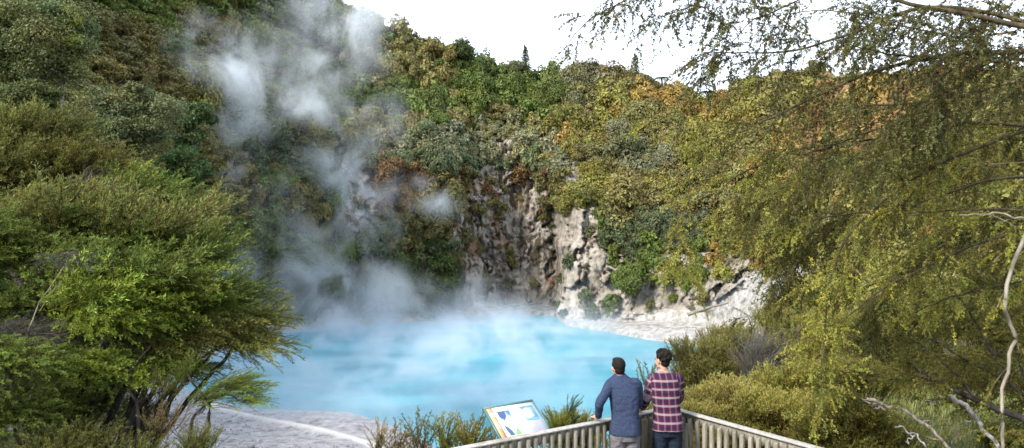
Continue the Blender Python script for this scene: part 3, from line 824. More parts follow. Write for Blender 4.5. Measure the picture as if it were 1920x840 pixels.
for (X, Y, dd, rx, rz, n, c, m_) in [
    (120, 400, .9, 110, 45, 260, OLIVE, (.8, -.2, .45)), (190, 420, .7, 110, 40, 260, MIDGRN, (.9, -.2, .4)), (40, 470, .2, 110, 60, 260, MIDGRN, (.8, -.3, .3)),
    (270, 455, .5, 100, 35, 240, MIDGRN, (1, -.1, .45)), (330, 500, .4, 75, 45, 300, MIDGRN, (1, -.2, .7)), (180, 510, -.2, 120, 55, 320, MIDGRN, (.9, -.3, .3)),
    (300, 560, -.2, 120, 45, 380, LIME, (1, -.3, .25)), (370, 575, .2, 80, 34, 320, MIDGRN, (1, -.1, .25)), (420, 612, .1, 60, 28, 230, OLIVE, (1, 0, .05)),
    (215, 600, -.6, 95, 35, 260, LIME, (.9, -.4, .1)), (160, 690, -.9, 70, 28, 120, LIME, (.9, -.4, .0)), (340, 640, 0, 110, 28, 220, OLIVE, (1, -.1, .1)),
    (60, 580, .2, 110, 50, 260, MIDGRN, (.8, -.3, .2)), (455, 640, .1, 30, 24, 80, OLIVE, (1, 0, -.1)), (285, 700, -.4, 35, 22, 60, LIME, (.8, -.2, .2)),
    (-80, 480, 0, 120, 120, 300, MIDGRN, (.5, -.4, .3)), (90, 690, -.5, 80, 30, 200, MIDGRN, (.9, -.3, .1)), (210, 690, -.2, 60, 22, 110, MIDGRN, (.9, -.2, .1)), (60, 770, -.6, 70, 30, 160, MIDGRN, (.8, -.3, .2)), (330, 690, .3, 60, 16, 80, MIDGRN, (1, -.1, 0)), (150, 770, .2, 60, 30, 110, MIDGRN, (.8, -.2, .3))]:
    dd += d; pads.append((P(X, Y, dd), (rx / F * dd, .65, rz / F * dd), m_, int(n * 1.15), c))
for (X, Y, dd, rx, rz, n, c, m_) in [(330, 440, .3, 60, 18, 30, OLIVE, (.8, -.1, .9)), (385, 490, .3, 30, 22, 26, MIDGRN, (.9, -.1, .8)), (430, 560, .1, 30, 18, 26, MIDGRN, (1, -.1, .5)), (460, 600, .1, 24, 18, 26, OLIVE, (1, 0, .25)),
    (250, 425, .2, 90, 16, 36, OLIVE, (.7, -.1, .9)), (150, 400, .3, 110, 20, 36, OLIVE, (.7, -.2, .9)), (300, 520, -.6, 100, 30, 40, MIDGRN, (1, -.3, .6)), (180, 560, -.9, 100, 40, 40, LIME, (.9, -.4, .5)), (490, 640, .1, 14, 16, 14, OLIVE, (1, 0, -.25))]:
    dd += d; pads.append((P(X, Y, dd), (rx / F * dd, .5, rz / F * dd), m_, int(n * 1.3), c, (.9, 1.5)))
pads_plant('manuka_shrub', 'big feathery green shrub with plumes sweeping right over dark leaning trunks', 'shrub', B, trunks, pads, NEEDLE, 1, M['bark'], .055, (.5, .95))
# undergrowth behind the trunks, its dark leaf colour painting in the shade
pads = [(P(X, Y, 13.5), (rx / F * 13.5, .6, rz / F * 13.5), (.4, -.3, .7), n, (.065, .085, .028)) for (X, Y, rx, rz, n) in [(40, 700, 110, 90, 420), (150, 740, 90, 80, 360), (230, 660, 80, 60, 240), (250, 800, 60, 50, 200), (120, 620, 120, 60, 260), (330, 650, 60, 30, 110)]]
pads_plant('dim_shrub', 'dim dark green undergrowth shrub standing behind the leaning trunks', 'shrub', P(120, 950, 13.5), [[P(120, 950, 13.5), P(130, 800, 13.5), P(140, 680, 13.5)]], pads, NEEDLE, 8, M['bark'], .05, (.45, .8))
# darker low part at the far left edge
pads = [(P(X, Y, 9.5), (rx / F * 9.5, .6, rz / F * 9.5), m_, n, c) for (X, Y, rx, rz, n, c, m_) in [(20, 690, 100, 60, 330, MIDGRN, (.6, -.4, .2)), (10, 790, 110, 60, 300, MIDGRN, (.5, -.4, .3)),
        (-60, 720, 110, 120, 200, MIDGRN, (.5, -.4, .2)), (130, 840, 90, 35, 280, OLIVE, (.3, -.3, .8)), (250, 860, 80, 25, 100, OLIVE, (.3, -.2, .9))]]
pads_plant('manuka_shrub', 'dark green feathery shrub filling the bottom left corner', 'shrub', P(60, 980, 9.5), [[P(60, 980, 9.5), P(40, 850, 9.5), P(20, 700, 9.5)], [P(130, 980, 9.5), P(150, 870, 9.5)]], pads, NEEDLE, 2, M['bark'], .04, (.3, .55))
# grey leafless twiggery at left
pads = [(P(X, Y, 10.3), (rx / F * 10, .5, rz / F * 10), (.6, -.5, .15), n, (.19, .23, .31)) for (X, Y, rx, rz, n) in [(40, 640, 80, 45, 120), (130, 490, 50, 20, 20)]]
pads_plant('dead_shrub', 'bare grey twiggy shrub among the green plumes at the left edge', 'shrub', P(60, 760, 10.3), [[P(60, 760, 10.3), P(50, 640, 10.3)]], pads, BARE, 3, M['bark_pale'], .03, (.4, .8), crown='twigs', kind_leaf='leaf')
# small tree leaning out over the grey beach
d = 10.5
pads = [(P(X, Y, d), (rx / F * d, .3, rz / F * d), m_, n, c) for (X, Y, rx, rz, n, c, m_) in [(445, 725, 55, 25, 110, MIDGRN, (1, 0, .25)), (400, 745, 45, 22, 70, MIDGRN, (.8, 0, .4)), (470, 750, 32, 16, 50, LIME, (1, 0, .1)), (355, 700, 35, 20, 35, MIDGRN, (.4, 0, .8)), (300, 735, 40, 28, 40, OLIVE, (.1, 0, 1))]]
pads_plant('small_tree', 'small slanting green tree with a crooked stem over the grey beach', 'tree', P(330, 930, d), [[P(330, 930, d), P(352, 820, d), P(372, 765, d), P(420, 735, d)], [P(345, 860, d), P(395, 790, d), P(385, 740, d), P(355, 700, d)], [P(240, 930, d), P(255, 800, d), P(250, 700, d + .1), P(290, 640, d + .3)]], pads, NEEDLE, 4, M['bark'], .035, (.25, .5))
pads = [(P(X, Y, 9.2), (rx / F * 9, .3, rz / F * 9), (.1, -.1, 1), n, c) for (X, Y, rx, rz, n, c) in [(375, 835, 40, 22, 90, OLIVE), (310, 800, 50, 40, 40, BROWNISH)]]
pads_plant('low_bush', 'low olive bush at the foot of the small slanting tree', 'bush', P(370, 920, 9.2), [[P(370, 920, 9.2), P(372, 850, 9.2)]], pads, NEEDLE, 5, M['bark'], .02, (.25, .4))
# ---- shrub behind: soft brownish wispy mound
d = 19
pads = []
for (X, Y, dd, rx, rz, n, c, m_) in [(60, 260, 1, 120, 45, 300, OLIVE, (.5, -.3, .75)), (20, 330, 0, 130, 60, 420, OLIVE, (.6, -.3, .6)), (150, 330, .3, 110, 50, 380, (.12, .12, .032), (.6, -.3, .7)),
    (260, 380, 0, 90, 45, 260, MIDGRN, (.7, -.2, .7)), (200, 410, -.8, 80, 35, 150, BROWNISH, (.6, -.2, .7)), (330, 440, 0, 70, 40, 180, OLIVE, (.8, -.1, .6)), (100, 410, -.8, 130, 45, 300, OLIVE, (.7, -.3, .5)),
    (-100, 330, 0, 130, 120, 300, OLIVE, (.5, -.4, .5)), (380, 400, 1.5, 35, 30, 60, OLIVE, (.7, 0, .8))]:
    dd += d; pads.append((P(X, Y, dd), (rx / F * dd, 1.1, rz / F * dd), m_, int(n * .95), c))
pads_plant('manuka_shrub', 'olive brown wispy shrub mounded above the sweeping green shrub', 'shrub', P(80, 560, d), [[P(80, 560, d), P(60, 430, d), P(40, 320, d)], [P(120, 560, d), P(190, 440, d), P(260, 390, d)], [P(60, 560, d), P(-40, 430, d), P(-100, 330, d)]], pads, NEEDLE, 6, M['bark'], .07, (.8, 1.6))
# dry purple-grey tuft
pads = [(P(190, 362, 18), (50 / F * 18, .5, 28 / F * 18), (.5, -.2, .8), 60, (.24, .27, .36))]
pads_plant('dead_shrub', 'dry purplish grey twig tuft on the olive brown mound', 'shrub', P(190, 420, 18), [[P(190, 420, 18), P(190, 370, 18)]], pads, BARE, 7, M['bark_pale'], .03, (.5, 1.0), crown='twigs', kind_leaf='leaf')

# ---- mid left leafy trees on the slope
def leafy_tree(name, label, cat, X, Y, rx, rz, d, nl, nleaf, leaf, col, seed, flatc=.8, ybase=None):
    rg = np.random.default_rng(seed); c0 = P(X, Y, d); rw = rx / F * d; rh = rz / F * d
    base = P(X, ybase or Y + rz * 1.5, d + .3); root = thing(name, label, cat, base)
    g = Geo(); b = Geo(); tr = curve([base, (base + c0) / 2 + rg.normal(0, .2, 3), c0 - [0, 0, rh * .3]], 10); tube(b, tr, [rw * .045, rw * .02], 8)
    n = nleaf // nl
    for k in range(nl):
        dv = rand_unit(1, rg)[0]; dv[1] = -abs(dv[1]) * .9 if rg.random() < .75 else dv[1]
        c = c0 + dv * rg.uniform(.35, .85) * np.array([rw, rw * .8, rh]); lr = np.array([rw, rw, rh * .8]) * rg.uniform(.16, .34)
        tube(b, curve([tr[rg.integers(4, 10)], (c0 + c) / 2 - [0, 0, rh * .1], c], 6), [rw * .022, rw * .006], 5, cap=False)
        u = rand_unit(n, rg); lump = 1 + .5 * (fbm(u * 2.2 + k * 7, 3, seed) - .5) * 2
        pos = c + u * lr * (lump * rg.uniform(.45, 1.12, n))[:, None]
        v, f = leaf_quads(pos, nrm(u * .6 + rg.normal(size=(n, 3)) * .7 + [0, 0, .3]), leaf, rg, .5)
        tn = rg.uniform(.75, 1.25) * rg.uniform(.7, 1.3, n); hue = rg.normal(0, .08)
        g.add(v, f, np.repeat(np.stack([tn * (1 + hue), tn, tn * (1 - hue)], -1) * np.array(col), 4, 0))
        for q in range(3):
            e = pos[rg.integers(n)]; tube(b, curve([c, (c + e) / 2 + rg.normal(0, .05, 3), e + (e - c) * .15], 4), [rw * .006, rw * .002], 4, cap=False)
    g.build('crown', M['leaf'], root); b.build('trunk', M['bark_pale'], root, True)
    return root
leafy_tree('leafy_tree', 'tall pale yellow-green leafy tree at the top left corner', 'tree', 60, 90, 130, 110, 38, 60, 42000, .075, (.115, .135, .045), 51, ybase=380)
leafy_tree('leafy_tree', 'pale lime topped tree leaning right of the top left corner', 'tree', 120, 62, 50, 50, 37.6, 22, 12000, .07, (.25, .27, .06), 52, ybase=330)
leafy_tree('leafy_tree', 'broad sage green tree with pale twigs above the olive mound', 'tree', 235, 225, 110, 75, 34, 55, 40000, .065, (.105, .12, .045), 53, ybase=420)
leafy_tree('leafy_tree', 'small mid green tree between the sage tree and the left edge', 'tree', 60, 190, 80, 45, 34, 24, 16000, .065, (.08, .10, .03), 54, ybase=330)
leafy_tree('leafy_tree', 'fresh green tree low on the slope right of the olive mound', 'tree', 330, 330, 75, 60, 44, 32, 22000, .08, (.06, .10, .025), 55, ybase=450)
leafy_tree('leafy_tree', 'dark green tree below the fresh green tree beside the lake steam', 'tree', 400, 440, 55, 60, 50, 26, 18000, .085, (.05, .075, .022), 56, ybase=560)
leafy_tree('leafy_tree', 'green tree whose crown meets the upper steam on its left', 'tree', 360, 235, 55, 55, 48, 26, 18000, .085, (.06, .09, .026), 57, ybase=380)

# ---- bushes between the fence and the lake
def bush(label, X, Y, d, rx, rz, n, col, seed, main=(.1, -.1, 1), T=None, L=(.25, .45), name='green_bush', cat='bush', ybase=None, km='needle', sub=1, group=None):
    base = P(X, ybase or Y + rz * 2.2, d); pads = []
    rg = np.random.default_rng(seed)
    for k in range(sub):
        ox, oz = (rg.uniform(-.6, .6) * rx, rg.uniform(-.5, .5) * rz) if sub > 1 else (0, 0); s = .6 if sub > 1 else 1
        for dn in (0, 1, 2):
          pads.append((P(X + ox, Y + oz + dn * rz * 1.5, d + rg.uniform(-.3, .3) * (sub > 1)), ((1 + .2 * dn) * rx * s / F * d, min(rx, 90) * s / F * d, rz * s / F * d), nrm(np.array(main) + rg.normal(size=3) * .15), int(n / sub * (1, .6, .35)[dn]), np.array(col) * rg.uniform(.85, 1.15)))
    c = P(X, Y, d)
    return pads_plant(name, label, cat, base, [[base, (base + c) / 2, c], [base + [.06, 0, 0], (base + c) / 2 + [.08, .05, 0], c + [.08, .05, -.1]]], pads, T or BUSHY, seed, M['bark'], .025, L, kind_leaf=km, group=group)
bush('yellow-green feathery bush between the info board and the man in blue', 1085, 808, 10.6, 55, 20, 315, (0.200, 0.188, 0.027), 61, ybase=900, T=SHOOT)
bush('small green bush just left of the man in blue behind the rail', 1050, 798, 10.3, 30, 17, 112, (0.150, 0.163, 0.031), 62, ybase=880, T=SHOOT)
bush('dark slim upright sprig rising beside the info board', 1072, 770, 10.2, 12, 20, 19, (0.075, 0.125, 0.050), 63, L=(.25, .4), ybase=850, T=SHOOT)
bush('brown-green low bush left of the info board at the bottom edge', 880, 833, 9.6, 30, 12, 40, (0.163, 0.150, 0.037), 64, ybase=900, T=SHOOT, L=(.4, .8))
bush('reddish green tuft close to the lower left corner of the board', 925, 830, 9.4, 20, 9, 34, (0.138, 0.125, 0.044), 65, ybase=890, L=(.15, .3), T=SHOOT)
bush('sparse upright olive shoots in front of the pale lake edge', 785, 824, 10, 30, 20, 18, (0.125, 0.125, 0.050), 66, ybase=900, T=SHOOT, L=(.4, .8))
bush('single thin dry shoot at the end of the grey beach', 712, 826, 10, 14, 19, 10, (0.175, 0.150, 0.075), 67, ybase=900, T=SHOOT, L=(.4, .8))
bush('wispy brown shoot between the dry shoot and the olive shoots', 745, 839, 10, 14, 11, 10, (0.163, 0.125, 0.062), 68, ybase=900, T=SHOOT, L=(.4, .8))
bush('green shoots standing mid way between olive shoots and info board', 838, 829, 9.8, 22, 17, 24, (0.138, 0.150, 0.037), 69, ybase=900, T=SHOOT, L=(.4, .8))
bush('thin grey-green shoots seen between the two men', 1212, 724, 11, 16, 25, 10, (0.112, 0.138, 0.069), 70, ybase=860, T=SHOOT, L=(.4, .8))
bush('yellow bush seen low between the two men', 1212, 779, 10.4, 28, 16, 67, (0.200, 0.188, 0.037), 71, ybase=860, T=SHOOT)
# right of the men
bush('brownish olive bush right behind the head of the plaid shirt man', 1315, 690, 14, 60, 42, 900, (.175, .175, .055), 72, sub=6, L=(.3, .55), ybase=840, T=FINE)
bush('fine green bush top right above the brownish olive bush', 1370, 650, 16.5, 55, 35, 600, (0.176, 0.169, 0.061), 73, sub=5, L=(.3, .6), ybase=800, T=FINE)
bush('soft yellow-green mound bush just over the right fence', 1330, 755, 11.2, 70, 36, 1100, (0.216, 0.200, 0.063), 74, sub=6, L=(.25, .45), main=(.1, -.2, .8), ybase=880, T=FINE)
bush('low green bush against the fence corner right of the plaid man', 1310, 790, 10.3, 45, 22, 300, (0.171, 0.163, 0.048), 75, sub=3, ybase=880, T=FINE)
bush('bright yellow-green bush along the middle of the right fence', 1440, 775, 10.3, 80, 32, 900, (0.194, 0.190, 0.050), 76, sub=6, main=(.1, -.2, .8), ybase=900, T=FINE)
bush('broad yellow-green bush where the right fence leaves the picture', 1570, 790, 9.6, 90, 42, 1200, (0.188, 0.184, 0.048), 77, sub=8, main=(-.1, -.3, .8), ybase=900, T=FINE)
bush('olive bush behind the middle of the right fence, under the grey twigs', 1480, 720, 12.5, 70, 38, 800, (0.189, 0.189, 0.047), 78, sub=6, ybase=860, T=FINE)
bush('grey leafless bush in the middle of the green right bank', 1430, 672, 13.2, 60, 38, 260, (.27, .34, .44), 79, T=BARE, L=(.4, .8), name='dead_shrub', cat='shrub', km='leaf', sub=3, ybase=800)
bush('olive bush beyond the grey leafless bush, under weeping branches', 1530, 640, 17, 90, 50, 900, (0.189, 0.189, 0.047), 80, sub=8, L=(.35, .6), ybase=800, T=FINE)
bush('dull green bush beside the white scree', 1475, 615, 24, 60, 38, 600, (0.176, 0.176, 0.061), 81, sub=6, L=(.4, .8), ybase=740, T=FINE)
bush('green bush far back on the right bank below the scree top', 1565, 575, 28, 75, 45, 700, (0.162, 0.176, 0.047), 82, sub=6, L=(.5, .9), ybase=700, T=FINE)
bush('broad dark olive bush at the back of the grassy clearing', 1680, 620, 18, 110, 60, 1100, (0.142, 0.149, 0.041), 83, sub=8, L=(.4, .7), ybase=800, T=FINE)
bush('dark olive bush behind the black branches at the right edge', 1860, 610, 17, 110, 70, 1100, (0.115, 0.121, 0.034), 84, sub=8, L=(.4, .7), ybase=800, T=FINE)
bush('yellow-green bush under the long hanging stem', 1620, 720, 12, 70, 50, 800, (0.171, 0.168, 0.048), 85, sub=6, ybase=880, T=FINE)
bush('low bright green bush at the bottom edge below the fallen wood', 1660, 830, 9.8, 70, 30, 500, (0.171, 0.174, 0.048), 86, sub=5, ybase=900, T=FINE)
bush('small dark green bush in the bottom right corner', 1890, 840, 9.0, 60, 24, 300, (0.135, 0.162, 0.041), 87, sub=4, ybase=900, T=FINE)

# grass of the clearing
rg = np.random.default_rng(90); g = Geo()
n = 26000; gx = rg.uniform(3.2, 14, n); gy = rg.uniform(7.5, 20, n)
Xg = 960 + F * gx / gy; ok = (Xg > 1330) & (Xg < 2150); gx, gy = gx[ok], gy[ok]; n = len(gx)
gz = ground_z(gx, gy) - .05
h = rg.uniform(.08, .28, n) * (.6 + .8 * fbm(np.stack([gx, gy, gx * 0], -1) * .8, 2)); a = rg.uniform(0, 6.28, n)
b0 = np.stack([gx, gy, gz], -1); sdv = np.stack([np.cos(a), np.sin(a), 0 * a], -1) * .012
tip = b0 + np.stack([np.cos(a + 1.3) * h * .5, np.sin(a + 1.3) * h * .5, h], -1)
v = np.stack([b0 - sdv, b0 + sdv, tip], 1).reshape(-1, 3); tn = rg.uniform(.7, 1.3, n)[:, None] * np.array([[.14, .16, .045]])
g.add(v, np.arange(3 * n).reshape(n, 3), np.repeat(tn, 3, 0)); tag(g.build('grass', M['leaf']), kind='stuff')

# fallen dead wood
def branchy(name, label, cat, limbs, matl, seed, side=True, group=None, part='limb'):
    rg = np.random.default_rng(seed); g = Geo()
    root = None
    for k, (pts, r0, r1) in enumerate(limbs):
        pth = curve([P(q[0], q[1], q[2] * (.9 if q[2] < 20 else 1)) for q in pts], 22, .02, seed + k); tube(g, pth, [r0, r1], 7)
        if side:
            for j in range(3, 22, 3):
                dr = nrm(np.array([rg.normal(), rg.normal() * .5, rg.uniform(-.2, 1)])); L = rg.uniform(.06, .22)
                tube(g, curve([pth[j], pth[j] + dr * L * .5 + rg.normal(0, .03, 3), pth[j] + dr * L], 5), [r1 * .8, .003], 4, cap=False)
    o = g.build(name, matl, None, True); return tag(o, label, cat, group)
branchy('fallen_branch', 'pale bleached branch sloping down to the bottom right corner', 'branch', [([(1785, 742, 9.6), (1815, 770, 9.5), (1845, 805, 9.4), (1885, 850, 9.2)], .030, .024), ([(1785, 742, 9.6), (1750, 745, 9.8), (1720, 762, 9.9)], .014, .006), ([(1820, 790, 9.5), (1800, 800, 9.6), (1785, 830, 9.6)], .01, .006)], M['deadwood'], 91, False)
branchy('fallen_branch', 'brown fallen branch with curled snags in the grassy clearing', 'branch', [([(1625, 748, 9.9), (1680, 765, 9.8), (1735, 795, 9.6), (1790, 850, 9.3)], .022, .018), ([(1660, 768, 9.8), (1640, 760, 9.9), (1615, 745, 9.9)], .016, .006)], M['bark_pale'], 92)
branchy('fallen_branch', 'pale thin branch lying under the brown fallen branch', 'branch', [([(1680, 800, 9.5), (1715, 815, 9.4), (1745, 850, 9.3)], .010, .012), ([(1715, 815, 9.4), (1700, 830, 9.4)], .01, .005)], M['deadwood'], 93, False)
# driftwood on the scree
branchy('driftwood', 'dark twisted driftwood lying on the white scree above the lake', 'driftwood', [([(1290, 590, 78), (1325, 578, 78), (1365, 568, 79)], .22, .08), ([(1300, 585, 78), (1340, 582, 78)], .15, .05)], M['bark_pale'], 94, False)

# ---------------------------------------------------------------- weeping tree reaching in from the right
def weeping(name, label, base, limbs, seed, density=1.0, T=None, col=(.15, .16, .03), L=(.16, .3), fall=1.0, seclen=(.5, 1.3), droopmix=.5, tips=True, thin=1.0, skew=1.0):
    rg = np.random.default_rng(seed); root = thing(name, label, 'tree', base)
    b = Geo(); g = Geo(); S, Dv, Ls = [], [], []
    for k, (pts, r0, r1, dens, slen) in enumerate(limbs):
        pw = curve([P(*q) for q in pts], 40, .005, seed + k); tube(b, pw, [r0, r1], 7)
        seg = np.linalg.norm(np.diff(pw, axis=0), axis=1); tot = seg.sum(); cum = np.concatenate([[0], np.cumsum(seg)])
        tg = nrm(np.gradient(pw, axis=0))
        ns = int(tot / .10 * dens * density)
        for j in range(ns):
            s = (.04 + .96 * rg.random() ** skew) * tot; p = np.array([np.interp(s, cum, pw[:, c]) for c in range(3)]); t = np.array([np.interp(s, cum, tg[:, c]) for c in range(3)])
            dr = nrm(t * .8 + rg.normal(size=3) * np.array([.55, .6, .5]) + np.array([-.15, 0, -.15])); ll = rg.uniform(*seclen) * slen * (1.1 - .5 * s / tot)
            m = 8; u = np.linspace(0, 1, m)[:, None]
            path = p + dr * ll * u + np.array([0, 0, -1]) * ll * droopmix * fall * rg.uniform(.4, 1.5) * u ** 2 + np.cumsum(rg.normal(0, .012 * ll, (m, 3)), 0) * u
            tube(b, path, [max(r1 * .4, .0035) * min(1, ll), .0015], 4, cap=False)
            tt = nrm(np.gradient(path, axis=0)); nsp = int(ll / .045 * thin)
            q = rg.uniform(.08, 1, nsp) * (m - 1); i = np.minimum(q.astype(int), m - 2); fr = (q - i)[:, None]
            pp = path[i] * (1 - fr) + path[i + 1] * fr; dd = nrm(tt[i] * .8 + rg.normal(size=(nsp, 3)) * .55 + np.array([0, 0, -.25]))
            S.append(pp); Dv.append(dd); Ls.append(rg.uniform(L[0], L[1], nsp))
    S = np.concatenate(S); Dv = np.concatenate(Dv); Ls = np.concatenate(Ls); n = len(S)
    nn = fbm(S * 1.5, 2, seed)[:, None]
    cc = np.array(col)[None] * (.4 + 1.2 * nn) * rg.uniform(.75, 1.25, (n, 1)) * np.stack([rg.uniform(.9, 1.2, n), np.ones(n), rg.uniform(.7, 1.2, n)], -1)
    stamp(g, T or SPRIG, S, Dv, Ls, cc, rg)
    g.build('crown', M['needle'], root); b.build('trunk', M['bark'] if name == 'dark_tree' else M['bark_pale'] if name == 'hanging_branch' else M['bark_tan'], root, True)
    print(name, 'sprigs', n)
    return root
limbs = [
 ([(2350, 300, 4.6), (2150, 110, 4.9), (2000, 75, 5.0), (1920, 50, 5.1), (1800, 26, 5.2), (1680, 0, 5.4), (1560, -60, 5.6)], .030, .012, .55, 1.0),
 ([(2150, 110, 4.9), (2000, 100, 5.5), (1920, 97, 5.6), (1790, 102, 5.7), (1650, 132, 5.8), (1540, 175, 5.9), (1440, 225, 6.0), (1380, 250, 6.1)], .03, .005, .9, .9),
 ([(1850, 98, 5.65), (1730, 108, 5.7), (1650, 98, 5.8), (1570, 75, 5.9)], .013, .004, .6, .8),
 ([(1980, 60, 5.0), (1860, 25, 5.4), (1720, 18, 5.6), (1600, 60, 5.8), (1500, 92, 6.0), (1400, 100, 6.1), (1320, 98, 6.2)], .02, .004, 1.1, .8),
 ([(1980, 108, 5.5), (1850, 118, 5.6), (1790, 165, 5.6), (1700, 222, 5.7), (1620, 290, 5.8)], .016, .005, .8, .9),
 ([(1600, -90, 5.6), (1400, -60, 5.8), (1270, -35, 6.0), (1180, -2, 6.1), (1110, 35, 6.2), (1070, 75, 6.2), (1052, 110, 6.2)], .01, .0025, 1.25, .42),
 ([(1480, -60, 5.8), (1380, -30, 5.9), (1310, 5, 6.0), (1250, 28, 6.1), (1200, 45, 6.1)], .008, .0025, 1.0, .5),
 ([(1560, -40, 5.6), (1480, 10, 5.8), (1410, 40, 5.9), (1360, 90, 6.0), (1300, 120, 6.1)], .008, .0025, .8, .6),
 ([(1500, 60, 6.4), (1440, 20, 6.4), (1380, 0, 6.5), (1300, -20, 6.5)], .008, .003, .7, .6),
 ([(1900, 60, 6.4), (1800, 70, 6.5), (1700, 50, 6.6), (1560, 20, 6.7), (1450, 30, 6.8)], .012, .004, 1.0, .8),
 ([(2000, 140, 6.2), (1880, 160, 6.3), (1760, 190, 6.4), (1600, 200, 6.5), (1500, 230, 6.6)], .014, .004, 1.0, .9),
]
weeping('weeping_tree', 'overhanging tree with fine lacy leaves against the sky at the top right', P(2350, 900, 4.6), [([(2350, 1250, 4.6), (2380, 700, 4.6), (2350, 300, 4.6)], .12, .06, 0, 0)] + limbs, 121, 1.0, col=(.10, .105, .036), seclen=(.35, 1.0))  # leaf colour lowered to paint the backlit look against the sky
# the long drooping curtains
limbs = [
 ([(2250, 250, 5.6), (1980, 240, 6.2), (1850, 270, 6.3), (1720, 330, 6.4), (1600, 430, 6.5), (1560, 520, 6.5), (1545, 640, 6.5), (1540, 760, 6.4)], .02, .004, 1.0, .55),
 ([(1980, 240, 6.2), (1800, 230, 6.6), (1650, 260, 6.8), (1500, 290, 7.0), (1380, 330, 7.1), (1320, 400, 7.2), (1280, 470, 7.2)], .016, .003, .9, .6),
 ([(2000, 330, 6.6), (1850, 340, 6.8), (1700, 390, 7.0), (1600, 400, 7.1), (1480, 420, 7.2), (1390, 440, 7.3)], .014, .003, .8, .4),
 ([(2000, 400, 6.0), (1850, 392, 6.2), (1740, 398, 6.3), (1640, 396, 6.4)], .012, .004, .7, .7),
 ([(1650, 240, 6.7), (1560, 270, 6.9), (1470, 280, 7.0), (1400, 275, 7.1), (1200, 225, 7.3)], .008, .0025, .5, .35),
 ([(1480, 250, 7.0), (1330, 230, 7.2), (1310, 300, 7.2), (1285, 380, 7.2), (1268, 450, 7.2)], .006, .0025, .7, .35),
 ([(2050, 450, 6.8), (1900, 440, 7.0), (1780, 480, 7.2), (1660, 540, 7.3), (1580, 600, 7.4), (1500, 640, 7.5)], .015, .004, .9, .5),
 ([(2050, 520, 7.2), (1900, 530, 7.4), (1780, 560, 7.6), (1700, 590, 7.8)], .015, .005, .8, .5),
 ([(1950, 300, 7.6), (1800, 320, 7.8), (1680, 380, 8.0), (1560, 430, 8.2), (1480, 520, 8.2), (1440, 600, 8.2)], .015, .004, 1.2, .8),
 ([(2050, 260, 8.2), (1900, 260, 8.4), (1750, 280, 8.6), (1600, 300, 8.8), (1480, 340, 9.0), (1400, 400, 9.0)], .016, .004, 1.2, .9),
 ([(2100, 380, 8.4), (1950, 400, 8.6), (1800, 440, 8.8), (1700, 520, 9.0), (1640, 600, 9.0)], .016, .005, 1.3, .9),
 ([(2100, 200, 7.8), (1950, 190, 8.0), (1850, 220, 8.2), (1740, 250, 8.4)], .014, .005, 1.2, .9),
 ([(1700, 220, 7.4), (1600, 250, 7.6), (1500, 380, 7.8), (1470, 480, 7.8), (1455, 560, 7.8)], .008, .003, 1.0, .6),
]
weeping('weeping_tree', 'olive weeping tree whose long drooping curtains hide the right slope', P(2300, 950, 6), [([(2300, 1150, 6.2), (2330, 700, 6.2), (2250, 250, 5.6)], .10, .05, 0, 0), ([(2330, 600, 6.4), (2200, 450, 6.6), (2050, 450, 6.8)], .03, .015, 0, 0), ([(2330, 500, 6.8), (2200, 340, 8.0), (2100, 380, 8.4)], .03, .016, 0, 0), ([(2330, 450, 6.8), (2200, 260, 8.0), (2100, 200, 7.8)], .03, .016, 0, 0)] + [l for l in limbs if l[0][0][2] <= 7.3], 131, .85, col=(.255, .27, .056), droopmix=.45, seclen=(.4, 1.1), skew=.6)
weeping('weeping_tree', 'shaded dull olive tree hanging behind the bright drooping curtains on the right', P(2500, 950, 8.4), [([(2500, 1150, 8.4), (2450, 700, 8.4), (2300, 400, 8.2)], .10, .05, 0, 0)] + [l for l in limbs if l[0][0][2] > 7.3], 136, 1.6, col=(.12, .125, .034), droopmix=.35, seclen=(.5, 1.2))  # rear limbs get darker leaves: shaded depth put into the colour
# dark tree lower right with black limbs
limbs = [
 ([(2200, 860, 8.0), (2020, 830, 8.2), (1930, 790, 8.4), (1830, 750, 8.6), (1760, 715, 8.8), (1700, 680, 9.0)], .055, .02, .5, 1.0),
 ([(1830, 750, 8.6), (1790, 700, 8.8), (1740, 660, 9.0), (1690, 610, 9.2)], .02, .006, .9, .9),
 ([(2020, 830, 8.2), (1940, 760, 8.6), (1880, 710, 8.8), (1800, 670, 9.0), (1730, 620, 9.4)], .03, .008, .8, .9),
 ([(1760, 715, 8.8), (1700, 712, 9.0), (1620, 700, 9.2), (1560, 680, 9.4)], .014, .004, .8, .7),
 ([(1880, 710, 8.8), (1850, 640, 9.0), (1800, 560, 9.4), (1740, 500, 9.6)], .02, .006, 1.2, 1.0),
 ([(2020, 830, 8.2), (1990, 640, 8.8), (1930, 520, 9.4), (1850, 440, 9.8)], .03, .008, 1.2, 1.1),
 ([(1940, 760, 8.6), (1900, 640, 9.4), (1880, 540, 9.8), (1800, 460, 10.2)], .02, .006, 1.2, 1.1)]
weeping('dark_tree', 'dark dense tree with black slanting limbs over the grassy clearing', P(2200, 930, 8), limbs, 141, 1.0, T=SPRIG, col=(.19, .195, .045), fall=.3, seclen=(.5, 1.3))
# near hanging stem
weeping('hanging_branch', 'pale twisting stem hanging close to the camera near the right edge', P(2100, 300, 3.4), [([(2080, 250, 3.4), (1980, 340, 3.4), (1925, 430, 3.4), (1885, 560, 3.4), (1900, 640, 3.4), (1880, 740, 3.4), (1882, 880, 3.4)], .010, .007, .5, .35), ([(2060, 400, 3.3), (1960, 420, 3.3), (1880, 400, 3.3), (1800, 402, 3.3)], .006, .002, .7, .35)], 151, .8, col=(.20, .205, .03), L=(.10, .18), seclen=(.2, .6))['category'] = 'branch'

